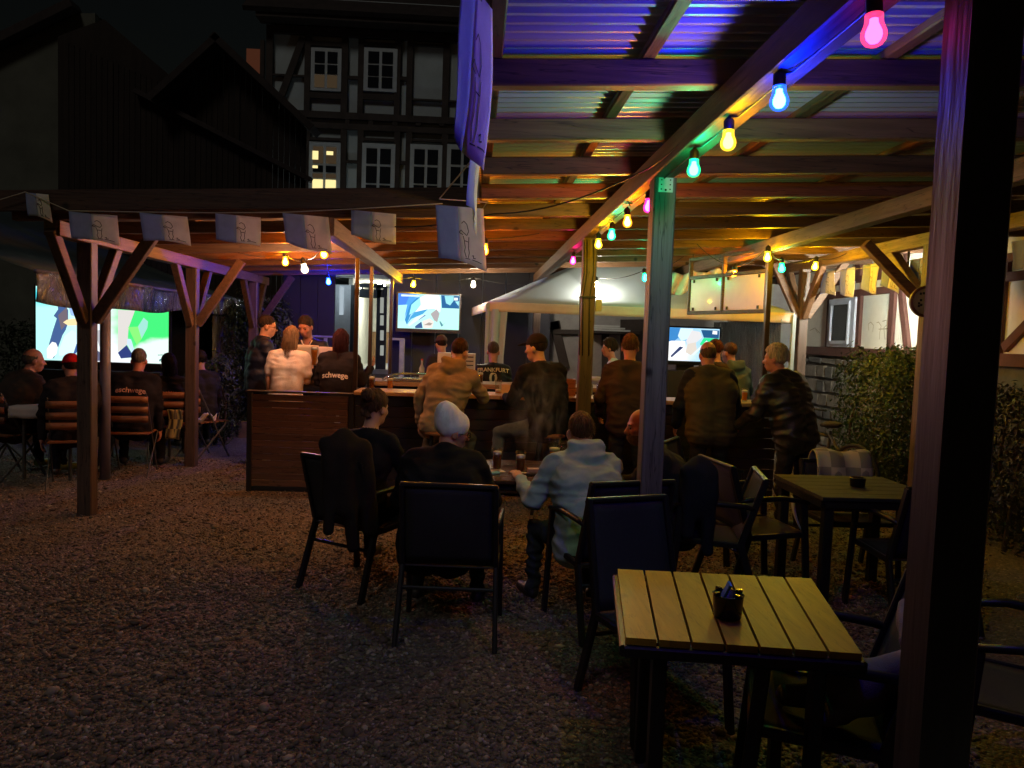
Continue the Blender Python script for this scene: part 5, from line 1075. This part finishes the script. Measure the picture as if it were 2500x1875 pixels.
p = P(1376, 950, Y=7.95); PLY = wood('plywood', (.48, .26, .19), 'X')
for dx, dy, sx_, sy_ in ((0, -.10, .25, .012), (0, .10, .25, .012), (-.119, 0, .012, .19), (.119, 0, .012, .19)): MB().box((p.x+dx, 8.02+dy*.7, 1.13), (sx_, sy_*(.7 if sy_ > .1 else 1), .17)).build('panel', PLY, bx)
MB().box((p.x, 8.02, 1.05), (.23, .12, .01)).build('base', PLY, bx)
# ------------------------------------------------------------------ glasses and small things
GL = thin_glass('clear_glass'); BEER_D = liquid_mat('dark_beer', (.20, .07, .018), .4); BEER_A = liquid_mat('amber_beer', (.62, .27, .03), .5); FOAM = surf('beer_foam', (.80, .74, .62), .9, var=.06)
def beer(label, p, h=.16, r=.036, fill=.72, liquid=None, foam=True, wheat=False, coaster=True, name='beer_glass'):
    t = thing(name, label, 'glass', p); prof = [(r*.80, 0), (r*.84, .012), (r*.86, h*.3), (r, h)] if not wheat else [(r*.72, 0), (r*.75, .015), (r*.62, h*.2), (r*.8, h*.5), (r*1.02, h*.8), (r*.98, h)]
    outer = prof; inner = [(max(.001, q-.0022), max(z, .012)) for q, z in prof][::-1]
    vs = MB(); vs.lathe(outer+inner, (0, 0, 0), 18); vs.build('glass', GL, t, True)
    if fill > 0:
        zt_ = .014+(h-.02)*fill
        def rad(z):
            for (a, z0_), (b_, z1_) in zip(prof[:-1], prof[1:]):
                if z <= z1_: return (a+(b_-a)*(z-z0_)/max(1e-6, z1_-z0_))-.0034
            return r-.0034
        MB().lathe([(rad(.014+(zt_-.014)*k/6), .014+(zt_-.014)*k/6) for k in range(7)], (0, 0, 0), 16).build('beer', liquid or BEER_D, t, True)
        if foam: MB().lathe([(rad(zt_+.001), zt_+.001), (rad(zt_+.02), zt_+.022), (rad(zt_+.02)*.6, zt_+.026)], (0, 0, 0), 16).build('foam', FOAM, t, True)
    return t
def coaster(label, p, a=0, c=(.62, .56, .45)):
    o = MB().bar((-.047, 0, .001), (.047, 0, .001), .094, .002, (0, 0, 1), .001).build('beer_mat', surf('card_%.2f' % c[0], c, .85, var=.1)); o.location = p; o.rotation_euler.z = a; tag(o, label, 'beer mat')
TZ = .735
# front table
ft = thing('square_table', 'dark brown table with beer glasses between the four seated people', 'table', (.19, 5.15, 0)); ft.location = (0, 0, 0)
TB = wood('table_brown', (.075, .035, .020), 'X', rough=.25, var=.2, bump=.05)
fx0, fx1, fy0, fy1 = -.42, .86, 4.80, 5.62
for i in range(6): MB().bar((fx0, fy0+(fy1-fy0)*(i+.5)/6, TZ-.012), (fx1, fy0+(fy1-fy0)*(i+.5)/6, TZ-.012), (fy1-fy0)/6-.006, .024, (0, 0, 1), .003).build('plank', TB, ft)
BLM = surf('black_metal', (.016, .016, .018), .42, .3, .15, (6, 6, 6), .05)
for x in (fx0+.06, fx1-.06):
    for y in (fy0+.06, fy1-.06): MB().bar((x, y, 0), (x, y, TZ-.025), .045, .045, (0, 1, 0)).build('leg', BLM, ft)
MB().bar((fx0+.06, fy0+.05, TZ-.05), (fx1-.06, fy0+.05, TZ-.05), .03, .045).build('apron', BLM, ft); MB().bar((fx0+.06, fy1-.05, TZ-.05), (fx1-.06, fy1-.05, TZ-.05), .03, .045).build('apron', BLM, ft)
def on(px, py, z=TZ): q = P(px, py, Z=z); return (q.x, q.y, z)
g1 = on(1213, 1150); coaster('pale beer mat under the dark beer nearest the woman', g1, .3); beer('dark beer with thin foam nearest the woman with the bun', (g1[0], g1[1], TZ+.002), .155, .034, .70, BEER_D)
g2 = on(1270, 1156); coaster('pale beer mat under the dark beer in the middle of the table', g2, -.4); beer('dark beer glass in the middle of the front table', (g2[0], g2[1], TZ+.002), .150, .036, .66, BEER_D)
g3 = on(1350, 1150); beer('tall half-full wheat beer glass by the hooded man', (g3[0]+.0, g3[1]-.05, TZ), .235, .042, .60, BEER_A, True, True)
g4 = on(1372, 1125); beer('empty footed glass behind the wheat beer', (g4[0], g4[1], TZ), .15, .034, .25, BEER_D, True)
pg = thing('ashtray', 'round glass ashtray on the front table between the beers', 'ashtray', on(1243, 1138)); MB().lathe([(.045, 0), (.055, .004), (.06, .028), (.052, .028), (.045, .010), (.01, .009)], (0, 0, 0), 18).build('bowl', GL, pg, True)
ph_ = MB().bar((-.07, 0, .004), (.07, 0, .004), .07, .008, (0, 0, 1), .003).build('mobile_phone', surf('phone', (.01, .01, .012), .12, bump=0)); ph_.location = on(1292, 1160); ph_.rotation_euler.z = .5; tag(ph_, 'black mobile phone lying near the edge of the front table', 'phone')
lt = MB().bar((-.035, 0, .009), (.035, 0, .009), .022, .018, (0, 0, 1), .004).build('lighter', surf('lighter_green', (.25, .55, .40), .3, bump=0)); lt.location = on(1208, 1158); lt.rotation_euler.z = .6; tag(lt, 'pale green lighter beside the first beer mat', 'lighter')
pk = MB().bar((-.045, 0, .012), (.045, 0, .012), .06, .024, (0, 0, 1), .002).build('cigarette_pack', surf('pack', (.35, .20, .14), .5)); pk.location = on(1304, 1152); pk.rotation_euler.z = .1; tag(pk, 'cigarette pack lying beside the phone on the front table', 'packet')
# bar glasses
def onb(px, py, Y, z): q = P(px, py, Y=Y); return (q.x, Y, z)
beer('dark beer glass on the bar by the lettered jacket', onb(908, 930, 8.02, 1.043), .15, .034, .7, BEER_D); beer('pale beer glass next to the thin pole on the bar', onb(953, 930, 8.05, 1.043), .15, .034, .6, BEER_A)
beer('nearly empty beer glass standing at the front edge of the bar', onb(1216, 960, 7.84, 1.043), .15, .036, .12, BEER_A); beer('dark beer glass on the work counter by the jersey', onb(1173, 920, 9.1, 1.071), .16, .035, .65, BEER_D)
beer('small beer on the bar in front of the grey hooded man', onb(1818, 965, 7.9, 1.043), .14, .034, .7, BEER_A)
def can(label, p): 
    o = thing('drink_can', label, 'can', p); MB().lathe([(.024, 0), (.032, .008), (.032, .105), (.026, .115), (.024, .116)], (0, 0, 0), 16).build('can_body', surf('can_blue', (.35, .42, .60), .25, .7, .3, (20, 20, 20), 0), o, True); MB().lathe([(.025, .1165), (.025, .118), (.02, .1185)], (0, 0, 0), 12).build('lid', STL, o, True)
can('silver-blue drink can on the bar beside the second post', onb(1441, 930, 8.1, 1.043)); can('silver-blue drink can on the bar by the brown sweater', onb(1464, 935, 8.15, 1.043))
bt = thing('bottle', 'small clear bottle standing behind the tan sweater', 'bottle', onb(1030, 900, 9.45, 1.071)); MB().lathe([(.03, 0), (.034, .01), (.034, .14), (.012, .19), (.012, .23), (.014, .235)], (0, 0, 0), 16).build('bottle_body', surf('bottle_blue', (.35, .45, .50), .1, bump=0), bt, True); MB().lathe([(.014, .236), (.014, .255)], (0, 0, 0), 12).build('cap', surf('cap_red', (.4, .03, .02), .4), bt)
nk = MB(); nk.bar((-.055, 0, .05), (.055, 0, .05), .05, .10, (0, 0, 1), .006); nk = nk.build('napkin_box', surf('napkin', (.60, .52, .46), .7, var=.1)); nk.location = onb(1232, 950, 8.02, 1.043); tag(nk, 'small white napkin box on the bar beside the cap-wearing man', 'box')
pc_ = onb(935, 880, 8.4, 1.30)
wb_ = beer('tall wheat beer held up by the woman in the cream t-shirt', P(938, 905, Y=8.35)+Vector((0, 0, 0)), .21, .038, .86, BEER_A, True, True)
q = P(767, 894, Y=8.42); wb_.location = q
pp = MB().grid(lambda u, v: Vector((.32*(u-.5), .02*math.sin(u*3), .26*(v-.5))), 6, 6).build('paper_sheet', surf('paper_cream', (.66, .55, .43), .8, var=.05), None, True, .001); pp.location = P(745, 868, Y=9.25); pp.rotation_euler = (.35, 0, .1); tag(pp, 'cream sheet of paper held in front of the jersey man', 'paper')
pp2 = MB().grid(lambda u, v: Vector((.30*(u-.5), .05*math.sin(u*3), .19*(v-.5)*(1-.5*u))), 6, 6).build('scarf', surf('scarf_white', (.70, .62, .66), .9, var=.05), None, True, .006); pp2.location = P(790, 862, Y=9.3); pp2.rotation_euler = (.1, -.15, 0); tag(pp2, 'folded white and red scarf held by the jersey man', 'scarf')
MB().grid(lambda u, v: Vector((.15+.09*u, .05*math.sin(3+u), .11*(v-.5))), 4, 4).build('red_end', surf('scarf_red', (.5, .02, .04), .9), pp2, True, .006)
# bar stools
def stool(label, loc, h=.70):
    t = thing('bar_stool', label, 'stool', loc); MB().lathe([(.10, h-.04), (.165, h-.035), (.17, h-.01), (.15, h)], (0, 0, 0), 20).build('seat', wood('stool_seat', (.30, .13, .05), 'X'), t, True)
    for k in range(4):
        a = math.pi/4+k*math.pi/2; MB().bar((.11*math.cos(a), .11*math.sin(a), h-.04), (.2*math.cos(a), .2*math.sin(a), 0), .03, .03, (0, 1, 0)).build('leg', BLM, t)
    MB().tube([(.165*math.cos(a), .165*math.sin(a), .26) for a in np.linspace(0, 2*math.pi, 17)], .009, 6).build('foot_ring', BLM, t, True)
stool('round bar stool under the man in the tan sweater', at(1080, 7.22), .735); stool('round bar stool under the man in the black cap', at(1345, 7.15), .755); stool('stool behind the bar under the man in the football jersey', at(1204, 9.95), .655)

# ================================================================== near table
nt_ = thing('slatted_table', 'small table with seven wooden slats lit yellow, nearest the camera', 'table')
c00, c10, c01, c11 = P(1525, 1556, Z=.74), P(2108, 1596, Z=.74), P(1505, 1389, Z=.74), P(1983, 1412, Z=.74)
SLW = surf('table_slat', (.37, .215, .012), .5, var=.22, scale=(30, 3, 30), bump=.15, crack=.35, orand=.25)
def tq(u, v, z=0): return (c00.lerp(c10, u)).lerp(c01.lerp(c11, u), v)+Vector((0, 0, z))
for i in range(7):
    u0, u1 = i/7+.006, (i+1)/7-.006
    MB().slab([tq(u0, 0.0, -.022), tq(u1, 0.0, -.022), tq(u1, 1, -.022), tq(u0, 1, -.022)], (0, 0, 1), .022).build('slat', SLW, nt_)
for a, b_ in (((0, 0), (1, 0)), ((1, 0), (1, 1)), ((1, 1), (0, 1)), ((0, 1), (0, 0))): MB().bar(tq(*a, -.042), tq(*b_, -.042), .028, .036).build('frame_rail', BLM, nt_)
cn = tq(.5, .5)
for u, v in ((.16, .1), (.84, .1), (.16, .9), (.84, .9)): q = tq(u, v, -.03); MB().bar(q, (q.x, q.y, 0), .045, .045, (0, 1, 0)).build('leg', BLM, nt_)
ash = thing('ashtray', 'black bucket ashtray with a blue paper on the slatted table', 'ashtray', on(1775, 1507, .74))
MB().lathe([(.040, 0), (.046, .006), (.050, .075), (.052, .08), (.046, .08), (.043, .012), (.005, .011)], (0, 0, 0), 22).build('bucket', surf('ash_black', (.010, .010, .011), .22, bump=0), ash, True)
for k in range(4): a = k*math.pi/2+.4; MB().box((.047*math.cos(a), .047*math.sin(a), .084), (.02, .012, .012), a).build('rest', MATS['ash_black'], ash)
MB().bar((-.015, .01, .065), (.0, -.012, .118), .024, .010, (1, 0, 0), .002).build('blue_paper', surf('blue_paper', (.10, .32, .75), .5, bump=0), ash); MB().tube([(.01, -.03, .07), (.024, -.045, .088)], .0045, 8).build('cigarette_end', surf('cig', (.5, .32, .2), .8, bump=0), ash)
# second table
t2 = thing('rectangular_table', 'dark wooden table with an ashtray in front of the hedge', 'table')
d00, d01 = P(2010, 1214, Z=.74), P(1922, 1158, Z=.74); tx1 = d00.x+.78
TB2 = wood('table_dark', (.030, .027, .025), 'X', rough=.75, var=.25)
for i in range(6): y = d00.y+(d01.y-d00.y)*(i+.5)/6; MB().bar((d00.x, y, .728), (tx1, y, .728), (d01.y-d00.y)/6-.005, .024, (0, 0, 1), .003).build('plank', TB2, t2)
MB().bar((d00.x+.02, d00.y+.03, .69), (tx1, d00.y+.03, .69), .03, .05).build('apron', BLM, t2); MB().bar((d00.x+.02, d00.y+.03, .69), (d00.x+.02, d01.y-.03, .69), .03, .05).build('apron', BLM, t2)
for x in (d00.x+.06, tx1-.06):
    for y in (d00.y+.06, d01.y-.06): MB().bar((x, y, 0), (x, y, .71), .06, .06, (0, 1, 0)).build('leg', BLM, t2)
as2 = thing('ashtray', 'small black ashtray on the dark table by the hedge', 'ashtray', on(2093, 1188, .74)); MB().lathe([(.040, 0), (.046, .006), (.050, .055), (.052, .06), (.046, .06), (.043, .012), (.005, .011)], (0, 0, 0), 20).build('bucket', MATS['ash_black'], as2, True)

# ================================================================== garden chairs
SLING = surf('sling', (.016, .017, .022), .8, var=.2, scale=(60, 60, 60), bump=.3, bscale=300)
def chair(label, loc, yaw, back=.88, arms=True, wd=.50):
    t = thing('garden_chair', label, 'chair', loc, 'black garden chairs'); t.rotation_euler.z = math.radians(yaw); h = wd/2
    for s in (-1, 1):
        MB().bar((s*h, -.17, .41), (s*(h+.012), -.30, 0), .026, .048, (0, 1, 0)).build('leg', BLM, t); MB().bar((s*(h+.01), .20, .63 if arms else .42), (s*(h+.02), .25, 0), .026, .046, (0, 1, 0)).build('leg', BLM, t)
        MB().bar((s*h, -.165, .40), (s*(h-.008), -.30, back), .026, .042, (0, 1, 0)).build('back_upright', BLM, t); MB().bar((s*h, .22, .425), (s*h, -.19, .405), .026, .036).build('seat_rail', BLM, t)
        if arms: MB().tube([(s*(h+.01), .24, .635), (s*(h+.015), .05, .665), (s*(h+.005), -.18, .655), (s*(h-.003), -.245, .64)], [.014, .018, .018, .014], 8).build('armrest', BLM, t, True)
    MB().grid(lambda u, v: Vector((-h+.015+(wd-.03)*u, .225-.41*v, .432-.022*v-.018*math.sin(math.pi*u)*math.sin(math.pi*v))), 8, 8).build('seat', SLING, t, True, .004)
    MB().grid(lambda u, v: Vector(((-h+.012+(wd-.024)*u)*(1-.02*v), -.17-.132*v-.022*math.sin(math.pi*u)*math.sin(math.pi*v), .42+(back-.42)*v)), 8, 8).build('backrest', SLING, t, True, .005)
    MB().bar((-h, -.302, back), (h, -.302, back), .03, .024).build('top_rail', BLM, t); MB().bar((-h, -.21, .30), (h, -.21, .30), .02, .02).build('stretcher', BLM, t); MB().bar((-h, .225, .42), (h, .225, .42), .024, .03).build('front_rail', BLM, t)
    return t
chair('black sling chair holding the man in the white beanie', at(1118, 4.22), -4, .87); chair('black sling chair holding the man in the grey-green sweater', (.80, 4.36, 0), 16, .88)
cw = chair('black sling chair of the woman with the bun, jacket over its back', (at(895, 4.98)[0], 4.98, 0), -34, .86); cb_ = chair('black sling chair of the bearded man, dark jacket hung over it', (1.56, 4.86, 0), 78, .82)
ce = chair('empty black sling chair pushed up to the slatted table', (.84, 3.28, 0), -162, .90, False, .42); cr_ = chair('black sling chair with a cardigan on it, right of the slatted table', (1.22, 2.50, 0), 70, .86)
chair('empty black chair turned away beside the dark table', (1.93, 5.05, 0), -82, .86); chair('black chair tucked in at the near side of the dark table', (2.72, 4.52, 0), 2, .86); chair('black chair with a plaid blanket behind the dark table', (2.75, 5.4, 0), 178, .78); chair('black chair at the right edge behind the near post', (2.05, 2.62, 0), 62, .90)
chair('black chair standing in front of the olive vest man', (1.83, 5.85, 0), -120, .86)
# jackets over chairs
def jacket(label, prims, c, kind='cotton', name='jacket', vox=.012, wr=.012):
    f = Field()
    for q in prims:
        if q[0] == 'c': f.cap(*q[1:5], 't', .03)
        else: f.ell(q[1], q[2], np.eye(3)@rot('Z', q[3]), 't', .03)
    V, F = f.mesh(vox); V = V+np.array([[mnoise.noise(Vector((v[0]*14, v[1]*14, v[2]*6))), mnoise.noise(Vector((v[0]*14+7, v[1]*14, v[2]*6))), 0] for v in V])*wr
    o = np_mesh(name, V, F, [cloth(c, kind)]); tag(o, label, 'jacket'); return o
def bk(px, py, Y): q = P(px, py, Y=Y); return (q.x, q.y, q.z)
jacket('dark jacket with dangling sleeves over the chair of the woman with the bun', [('e', bk(838, 1125, 4.60), (.125, .05, .20), 35), ('c', bk(800, 1085, 4.58), bk(885, 1095, 4.66), .055, .06), ('c', bk(803, 1120, 4.57), bk(803, 1295, 4.57), .045, .032), ('c', bk(850, 1150, 4.6), bk(862, 1335, 4.6), .05, .036), ('c', bk(882, 1110, 4.66), bk(905, 1290, 4.68), .07, .05), ('c', bk(830, 1100, 4.6), bk(845, 1240, 4.6), .07, .06)], (.022, .016, .013))
jacket('dark jacket with a dangling sleeve over the chair of the bearded man', [('e', bk(1705, 1190, 4.62), (.12, .06, .20), -25), ('c', bk(1680, 1150, 4.62), bk(1735, 1155, 4.62), .05, .05), ('c', bk(1730, 1170, 4.6), bk(1728, 1345, 4.6), .05, .034), ('c', bk(1685, 1180, 4.62), bk(1680, 1300, 4.62), .05, .04)], (.018, .020, .028))
cg = jacket('pinkish-lit grey cardigan thrown over the chair right of the slatted table', [('e', (1.30, 2.40, .54), (.11, .10, .09), 20), ('c', (1.42, 2.30, .66), (1.24, 2.44, .50), .055, .06), ('c', (1.26, 2.44, .48), (1.10, 2.50, .462), .05, .036), ('c', (1.40, 2.28, .74), (1.44, 2.40, .80), .04, .035), ('c', (1.22, 2.36, .48), (1.14, 2.34, .462), .045, .03)], (.16, .14, .14), 'knit', 'cardigan')
mg = MB().grid(lambda u, v: Vector((.045*(u-.5)+.10*v*v, .16*(u-.5), -.26*v)), 6, 10).build('folded_magazine', surf('magazine', (.42, .46, .48), .35, var=.3, scale=(14, 14, 14), bump=0), None, True, .008); mg.location = P(1936, 1215, Y=4.95); tag(mg, 'folded magazine hanging from the chair beside the dark table', 'magazine')
def plaid(name, c1, c2):
    m, n, l, b = _new(name); tc = n.new('ShaderNodeTexCoord'); ck = n.new('ShaderNodeTexChecker'); ck.inputs['Scale'].default_value = 9; ck.inputs[1].default_value = rgba(c1); ck.inputs[2].default_value = rgba(c2)
    l.new(tc.outputs['Object'], ck.inputs['Vector']); l.new(ck.outputs[0], b.inputs['Base Color']); b.inputs['Roughness'].default_value = .95; return m
bk_ = MB().grid(lambda u, v: Vector((.42*(u-.5), .10*math.cos(v*3.14)+.012*math.sin(u*13), .05+.06*math.sin(v*3.14)+.012*math.sin(u*9)-.16*abs(2*v-1)**2)), 20, 12).build('blanket', plaid('plaid_grey', (.50, .47, .36), (.26, .25, .20)), None, True, .012); bk_.location = (2.78, 5.62, .76); tag(bk_, 'pale checked blanket folded over the chair behind the dark table', 'blanket')
# wooden folding beer-garden chairs and cloth tables by the marquee
WCH = wood('chair_wood', (.26, .10, .038), 'X'); MET = surf('chair_metal', (.10, .10, .10), .4, .6)
def wchair(label, loc, yaw):
    t = thing('folding_chair', label, 'chair', loc, 'wooden folding chairs'); t.rotation_euler.z = math.radians(yaw)
    for k, z in enumerate((.62, .72, .83)): MB().grid(lambda u, v: Vector((.42*(u-.5), -.20-.06*(z-.45)-.02*math.cos(3*(u-.5)), z+.07*(v-.5))), 6, 1).build('back_slat', WCH, t, True, .014)
    for k in range(6): MB().bar((-.20, -.17+.07*k, .455), (.20, -.17+.07*k, .455), .055, .016).build('seat_slat', WCH, t)
    for s in (-1, 1): MB().bar((s*.195, -.24, .90), (s*.195, .22, 0), .022, .012, (1, 0, 0)).build('leg', MET, t); MB().bar((s*.21, .18, .45), (s*.21, -.26, 0), .022, .012, (1, 0, 0)).build('leg', MET, t)
    return t
wchair('wooden folding chair at the left picture edge behind the white cloth', at(30, 9.0), 100); wchair('wooden folding chair under the man in the red cap', at(178, 7.85), 22); wchair('wooden folding chair under the man in the lettered jacket', at(325, 8.55), 8); wchair('wooden folding chair under the dark-haired woman', at(412, 9.2), 18); wchair('empty wooden folding chair beside the second post', at(500, 9.75), -35); wchair('wooden folding chair under the grey-haired man', at(30, 8.2), -28)
bl2 = MB().grid(lambda u, v: Vector((.16*(u-.5)+.02*math.sin(v*5), .012*math.sin(u*11), -.34*v)), 8, 12).build('blanket', plaid('plaid_yellow', (.42, .34, .12), (.10, .09, .06)), None, True, .012); bl2.location = P(425, 1000, Y=8.95); tag(bl2, 'yellow plaid blanket hanging over a wooden chair by the second post', 'blanket')
CLO = surf('tablecloth', (.60, .52, .50), .85, var=.06)
def ctable(label, x0, x1, y0, y1, z=.76, drop=.12):
    t = thing('cloth_table', label, 'table'); MB().box(((x0+x1)/2, (y0+y1)/2, z-.02), (x1-x0, y1-y0, .03)).build('top', WCH, t)
    m_ = MB(); m_.grid(lambda u, v: Vector((x0-.02+(x1-x0+.04)*u, y0-.02+(y1-y0+.04)*v, z+.003)), 4, 4)
    per = [(x0-.02, y0-.02), (x1+.02, y0-.02), (x1+.02, y1+.02), (x0-.02, y1+.02), (x0-.02, y0-.02)]
    for a, b_ in zip(per[:-1], per[1:]): m_.grid(lambda u, v: Vector((a[0]+(b_[0]-a[0])*u+.012*v*math.sin(u*21), a[1]+(b_[1]-a[1])*u+.012*v*math.sin(u*17), z+.003-drop*v)), 16, 3)
    m_.build('tablecloth', CLO, t, True, .003)
    for x in (x0+.08, x1-.08):
        for y in (y0+.08, y1-.08): MB().bar((x, y, 0), (x, y, z-.035), .03, .03, (0, 1, 0)).build('leg', MET, t)
q = P(30, 985, Y=8.0); ctable('white-clothed table beside the grey-haired man at the far left', q.x, q.x+.62, 7.98, 8.75); q = P(205, 960, Y=9.1); ctable('white-clothed table with bottles behind the near marquee leg', q.x, q.x+.85, 9.1, 9.7)
cu_ = thing('paper_cup', 'blue and white paper cup on the white-clothed table', 'cup', (P(123, 975, Y=8.15).x, 8.15, .765)); MB().lathe([(.028, 0), (.032, .05), (.042, .13), (.043, .135), (.040, .134), (.03, .006)], (0, 0, 0), 18).build('cup_body', surf('cup_blue', (.30, .36, .55), .5, var=.5, scale=(12, 12, 18)), cu_, True); MB().lathe([(.0425, .128), (.0445, .132), (.0445, .137), (.042, .138)], (0, 0, 0), 18).build('rim', surf('cup_rim', (.7, .7, .7), .4), cu_, True)
GRB = liquid_mat('green_bottle', (.05, .30, .09), .4)
gb = thing('bottle', 'green bottle on the clothed table between the posts', 'bottle', (P(262, 940, Y=9.3).x, 9.3, .765)); MB().lathe([(.030, 0), (.032, .01), (.032, .13), (.013, .19), (.012, .245), (.014, .25)], (0, 0, 0), 16).build('bottle_body', GRB, gb, True); MB().lathe([(.033, .04), (.0335, .045), (.0335, .10), (.033, .105)], (0, 0, 0), 16).build('bottle_label', surf('bottle_label', (.55, .58, .5), .7), gb, True)
beer('clear tumbler beside the green bottle', (P(252, 940, Y=9.25).x, 9.25, .765), .13, .034, .3, BEER_A, False)
wcl = thing('white_cloth', 'crumpled white cloth on the empty folding chair by the second post', 'cloth', (at(497, 9.7)[0], 9.72, .47)); MB().grid(lambda u, v: Vector((.26*(u-.5), .2*(v-.5), .035*math.sin(u*9+v*4)+.03*math.sin(v*7)+.04*u)), 12, 10).build('fabric', surf('white_cloth', (.6, .6, .6), .9), wcl, True, .006)
# bicycle leaning behind the man in the leather jacket
bi = thing('bicycle', 'dark bicycle parked between the leather jacket and the hedge', 'bicycle', (3.55, 7.55, 0)); bi.rotation_euler = (0, .10, math.radians(102))
RUB = surf('tyre', (.015, .015, .015), .8)
for x in (-.52, .52):
    wh = MB(); wh.tube([(x+.33*math.cos(a), 0, .34+.33*math.sin(a)) for a in np.linspace(0, 2*math.pi, 37)], .018, 8, False); w_o = wh.build('wheel', RUB, bi, True)
    sp = MB(); 
    for k in range(14): a = k*2*math.pi/14; sp.tube([(x, 0, .34), (x+.315*math.cos(a), 0, .34+.315*math.sin(a))], .0015, 4)
    sp.tube([(x+.312*math.cos(a), 0, .34+.312*math.sin(a)) for a in np.linspace(0, 2*math.pi, 37)], .008, 6, False); sp.build('rim', STL, w_o, True)
fm = MB()
for a, b_ in (((-.52, 0, .34), (-.08, 0, .30)), ((-.08, 0, .30), (-.18, 0, .80)), ((-.52, 0, .34), (-.17, 0, .76)), ((-.08, 0, .30), (.36, 0, .72)), ((-.17, 0, .74), (.34, 0, .80)), ((.35, 0, .86), (.52, 0, .34))): fm.tube([a, b_], .016, 8)
fm.build('frame', surf('bike_frame', (.03, .03, .035), .3), bi, True); MB().tube([(.25, -.28, 1.0), (.36, -.12, 1.03), (.36, .12, 1.03), (.25, .28, 1.0)], .012, 8).build('handlebar', STL, bi, True); MB().tube([(.35, 0, .86), (.36, 0, 1.03)], .014, 8).build('stem', STL, bi)
sd = Field(); sd.ell((-.22, 0, .86), (.12, .06, .035), np.eye(3), 't', .02); sd.cap((-.15, 0, .86), (-.04, 0, .855), .03, .018, 't', .03); V_, F_ = sd.mesh(.009); np_mesh('saddle', V_, F_, [RUB], None, bi)
# white chest freezer by the doorway
fz = thing('chest_freezer', 'white appliance with rounded lid near the lit doorway', 'freezer', (P(842, 860, Y=13.2).x, 13.2, 0))
MB().bar((0, 0, 0), (0, 0, 1.12), .32, .5, (0, 1, 0), .03).build('cabinet', surf('appliance', (.50, .56, .58), .35, var=.05), fz); MB().bar((0, 0, 1.12), (0, 0, 1.17), .35, .53, (0, 1, 0), .03).build('lid', surf('appliance', (.5, .5, .5)), fz)
# drifting cigarette smoke above the front table
def smoke():
    m = bpy.data.materials.new('smoke'); m.use_nodes = True; n = m.node_tree.nodes; l = m.node_tree.links; n.clear(); o = n.new('ShaderNodeOutputMaterial'); v = n.new('ShaderNodeVolumePrincipled'); v.inputs['Color'].default_value = (.85, .87, .92, 1)
    tc = n.new('ShaderNodeTexCoord'); mp = n.new('ShaderNodeMapping'); mp.inputs['Scale'].default_value = (5, 5, 2.2); l.new(tc.outputs['Object'], mp.inputs[0]); nz = n.new('ShaderNodeTexNoise'); nz.inputs['Detail'].default_value = 4; nz.inputs['Distortion'].default_value = 1.6; nz.inputs['Scale'].default_value = 1.5; l.new(mp.outputs[0], nz.inputs['Vector'])
    rp_ = n.new('ShaderNodeMapRange'); rp_.inputs['From Min'].default_value = .50; rp_.inputs['From Max'].default_value = .75; rp_.inputs['To Max'].default_value = 3.5; l.new(nz.outputs['Fac'], rp_.inputs['Value'])
    ln = n.new('ShaderNodeVectorMath'); ln.operation = 'LENGTH'; m2_ = n.new('ShaderNodeMapping'); m2_.inputs['Scale'].default_value = (4.2, 4.2, 2.3); l.new(tc.outputs['Object'], m2_.inputs[0]); l.new(m2_.outputs[0], ln.inputs[0])
    fo = n.new('ShaderNodeMapRange'); fo.inputs['From Min'].default_value = 1.0; fo.inputs['From Max'].default_value = .2; l.new(ln.outputs['Value'], fo.inputs['Value']); mu = n.new('ShaderNodeMath'); mu.operation = 'MULTIPLY'; l.new(rp_.outputs[0], mu.inputs[0]); l.new(fo.outputs[0], mu.inputs[1]); l.new(mu.outputs[0], v.inputs['Density']); l.new(v.outputs[0], o.inputs['Volume']); return m
f = Field(); f.ell((0, 0, 0), (.25, .25, .45), np.eye(3), 't'); V_, F_ = f.mesh(.06); so_ = np_mesh('smoke', V_, F_, [smoke()]); so_.location = P(1310, 1000, Y=5.6); tag(so_, 'thin cigarette smoke rising above the front table', 'smoke', kind='stuff')
